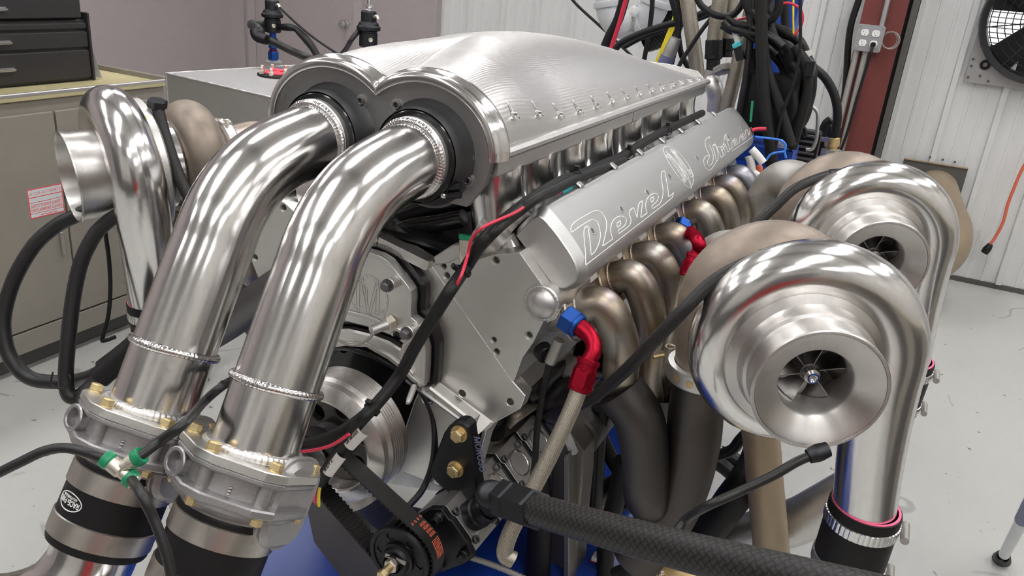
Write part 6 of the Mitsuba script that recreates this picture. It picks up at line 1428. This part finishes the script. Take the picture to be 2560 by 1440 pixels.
for lab, pts, r, mt in (('thin red wire looping at the top of the harness', [(0.299,1.500,1.467),(0.330,1.500,1.472),(0.360,1.500,1.460),(0.372,1.500,1.437),(0.370,1.500,1.411),(0.358,1.500,1.391)], .0035, 'red_wire'),
                        ('thin red wire across the braided hoses', [(0.160,1.550,1.404),(0.195,1.550,1.416),(0.227,1.550,1.428)], .0035, 'red_wire'),
                        ('thin red wire at the end of the valve cover', [(0.311,1.400,1.133),(0.326,1.400,1.139),(0.348,1.400,1.143)], .005, 'red_wire'),
                        ('thin blue wire looping behind the valve cover end', [(0.323,1.400,1.116),(0.358,1.400,1.118),(0.391,1.400,1.118),(0.408,1.400,1.108),(0.410,1.400,1.088),(0.417,1.400,1.072)], .0032, 'blue_wire'),
                        ('second thin blue wire behind the valve cover end', [(0.410,1.400,1.090),(0.377,1.400,1.077),(0.365,1.400,1.057)], .0032, 'blue_wire'),
                        ('thin green wire at the back of the valve cover', [(0.297,1.400,1.212),(0.300,1.400,1.182),(0.303,1.400,1.155)], .0035, 'green'),
                        ('thin yellow-green wire beside the blue post', [(0.327,1.550,1.501),(0.339,1.550,1.439),(0.353,1.550,1.376)], .0028, 'yellow'),
                        ('thin brown tube bent beside the harness', [(0.404,1.700,1.185),(0.425,1.700,1.184),(0.447,1.700,1.168),(0.457,1.700,1.123),(0.461,1.700,1.087),(0.455,1.700,1.058),(0.438,1.700,1.053)], .0055, 'dull_steel')):
    solo('thin_wire', lab, 'wire', tube(pts, r, 10, 8), mt, True)
for k, (lab, pts) in enumerate((('white taped wire bundle beside the last header runner, upper', [(0.331,1.300,1.079),(0.341,1.300,1.059),(0.350,1.300,1.027),(0.358,1.300,0.995),(0.371,1.300,0.941),(0.375,1.300,0.895)]), ('white taped wire bundle crossing to the right of the last header runner', [(0.334,1.300,1.099),(0.355,1.300,1.083),(0.372,1.300,1.067)]), ('pale lead with a plug beside the rear turbine', [(0.355,1.280,1.041),(0.371,1.280,1.035),(0.385,1.280,1.029)]))):
    solo('taped_wires', lab, 'wire', tube(pts, .011 if k < 2 else .009, 14, 8), 'tape_white', True)
oc_ = thing('orange_clip', 'orange plug clip between the taped wires', 'connector')
part(oc_, 'clip', tube([(0.358,1.320,1.056),(0.364,1.320,1.046),(0.358,1.320,1.038),(0.348,1.320,1.041)], .008, 12), 'orange_cord', True)
vb_ = thing('vent_block', 'black finned block with wires in front of the steel column', 'relay')
part(vb_, 'body', obox(A(A((0.416,1.800,1.049))), (.10, .06, .10), None, .006), 'black_plastic')
for k in range(5): part(vb_, 'fin', obox(A(A((0.416,1.800,1.049))) + A([0, -.034, -.036 + .018 * k]), (.085, .012, .007), None, .001), 'dark_plate')
for lab, pts in (('upper looped lead of the finned black block', [(0.378,1.750,1.106),(0.394,1.750,1.116),(0.414,1.750,1.110),(0.424,1.750,1.086)]), ('lower looped lead of the finned black block', [(0.385,1.750,1.082),(0.392,1.750,1.098),(0.408,1.750,1.101),(0.420,1.750,1.079)])):
    solo('thin_wire', lab, 'wire', tube(pts, .006, 10, 8), 'black_plastic', True)
bv = thing('ball_valve', 'brass ball valve with steel unions and a dark blue lever by the steel column', 'valve')
P0, P1, P2, P3 = A((0.492,1.950,1.098)), A((0.491,1.950,1.066)), A((0.496,1.950,1.027)), A((0.498,1.950,0.991))
part(bv, 'hose_nut', tube([P0, P1], .022, 6, curve=False), 'black_anod')
part(bv, 'brass_body', lathe([(.018, 0), (.024, .004), (.024, .03), (.018, .034), (.018, .045), (.025, .05), (.025, .075), (.018, .08)], P1, P2 - P1, 28), 'brass', 30)
part(bv, 'union', lathe([(.022, 0), (.032, .002), (.032, .028), (.024, .032), (.024, .05), (.034, .054), (.034, .09), (.02, .095)], P2, P3 - P2, 6), 'galv')
part(bv, 'lever', bar(A((0.429,1.930,1.054)), A((0.486,1.930,1.058)), .022, .012), 'slate_blue')
part(bv, 'side_pipe', tube([(0.497,1.950,0.994),(0.476,1.950,0.979),(0.451,1.950,0.974)], [.026, .022, .020], 20), 'dull_steel', True)
# dark hoses and pipes below the turbochargers
for lab, pts, r, mt, nm in (('thick black hose slanting behind the brown upright pipe', [*[(0.578,0.550,0.652),(0.574,0.550,0.612)], *[(0.564,0.500,0.590),(0.548,0.500,0.545),(0.533,0.500,0.499),(0.510,0.500,0.439)]], .034, 'rubber', 'coolant_hose'),
                        ('black hose bending right of the thick dark exhaust pipe, lower', [(0.475,0.700,0.499),(0.505,0.700,0.488),(0.536,0.700,0.468),(0.564,0.700,0.436)], .018, 'hose_rubber', 'coolant_hose'),
                        ('black hose bending right of the thick dark exhaust pipe, upper', [(0.482,0.720,0.512),(0.511,0.720,0.506),(0.540,0.720,0.496),(0.568,0.720,0.468)], .016, 'hose_rubber', 'coolant_hose'),
                        ('black hose arching under the nearest compressor', [(0.489,0.600,0.571),(0.518,0.600,0.597),(0.530,0.600,0.626),(0.542,0.600,0.650)], .012, 'hose_rubber', 'coolant_hose'),
                        ('brown heat-tinted upright pipe under the nearest turbocharger', [(0.542,0.450,0.848),(0.561,0.450,0.787),(0.582,0.450,0.717),(0.602,0.450,0.644),(0.626,0.450,0.562),(0.654,0.450,0.459)], .034, 'rusty_pipe', 'exhaust_pipe'),
                        ('pale aluminium cross tube behind the brown upright pipe', [(0.521,0.550,0.361),(0.570,0.550,0.420),(0.627,0.550,0.470),(0.680,0.550,0.518),(0.717,0.550,0.564),(0.757,0.550,0.617)], .046, 'satin', 'charge_tube'),
                        ('black hose crossing the blue base at the bottom', [(0.398,0.250,0.473),(0.438,0.250,0.515),(0.478,0.250,0.546),(0.517,0.250,0.573)], .016, 'hose_rubber', 'coolant_hose'),
                        ('dark pipe crossing low behind the steel braided hose', [(0.253,0.500,0.426),(0.292,0.500,0.478),(0.332,0.500,0.519),(0.369,0.500,0.564)], .018, 'black_plastic', 'exhaust_pipe'),
                        ('dark hose hanging left of the dark exhaust branch', [(0.354,0.350,0.654),(0.351,0.350,0.561),(0.345,0.350,0.482),(0.352,0.350,0.375)], .018, 'rubber', 'coolant_hose'),
                        ('black spiral wrapped cable on the blue base below the oil pump', [(0.173,0.050,0.568),(0.196,0.050,0.570),(0.234,0.050,0.573),(0.271,0.050,0.573),(0.315,0.050,0.571)], .0045, 'dull_steel', 'coolant_hose')):
    cat = 'hose' if 'hose' in nm else ('cable' if 'cable' in lab else 'pipe')
    if 'cable' in lab: nm = 'spiral_cable'
    solo(nm, lab, cat, tube(pts, r, 24, 14 if 'spiral' in lab else 8, rib=.25 if 'spiral' in lab else 0), mt, True)
for k, (lab, pts, mt) in enumerate((('red and yellow twisted wire on the blue base, red strand', [(0.361,0.350,0.459),(0.359,0.350,0.433),(0.354,0.350,0.416),(0.359,0.350,0.393),(0.357,0.350,0.367)], 'red_wire'), ('red and yellow twisted wire on the blue base, yellow strand', [(0.366,0.350,0.463),(0.360,0.350,0.439),(0.359,0.350,0.416),(0.357,0.350,0.393),(0.361,0.350,0.369)], 'yellow'), ('short red wire running into a white plug on the blue base', [(0.355,0.350,0.445),(0.340,0.350,0.425),(0.330,0.350,0.405),(0.314,0.350,0.393)], 'red_wire'))):
    solo('thin_wire', lab, 'wire', tube(pts, .004, 10, 8), mt, True)
solo('wire_plug', 'small white plug on the blue base', 'connector', obox(A(A((0.333,0.350,0.413))), (.02, .02, .012), None, .002), 'white_plastic')
wg = thing('wastegate', 'bronze-coloured round valve body at the bottom edge under the black hose', 'valve')
wc = A(A((0.518,0.250,0.536)))
part(wg, 'body', lathe([(0, .03), (.020, .03), (.030, .026), (.045, .02), (.048, .012), (.060, .010), (.062, .004), (.062, -.02)][::-1], wc, (.2, -.4, 1), 40), 'brass', 30)
for k in range(6): put(wg, 'bolt', STUDN, np.eye(3) * .6, wc + A([.052 * math.cos(k), .052 * math.sin(k), .006]))
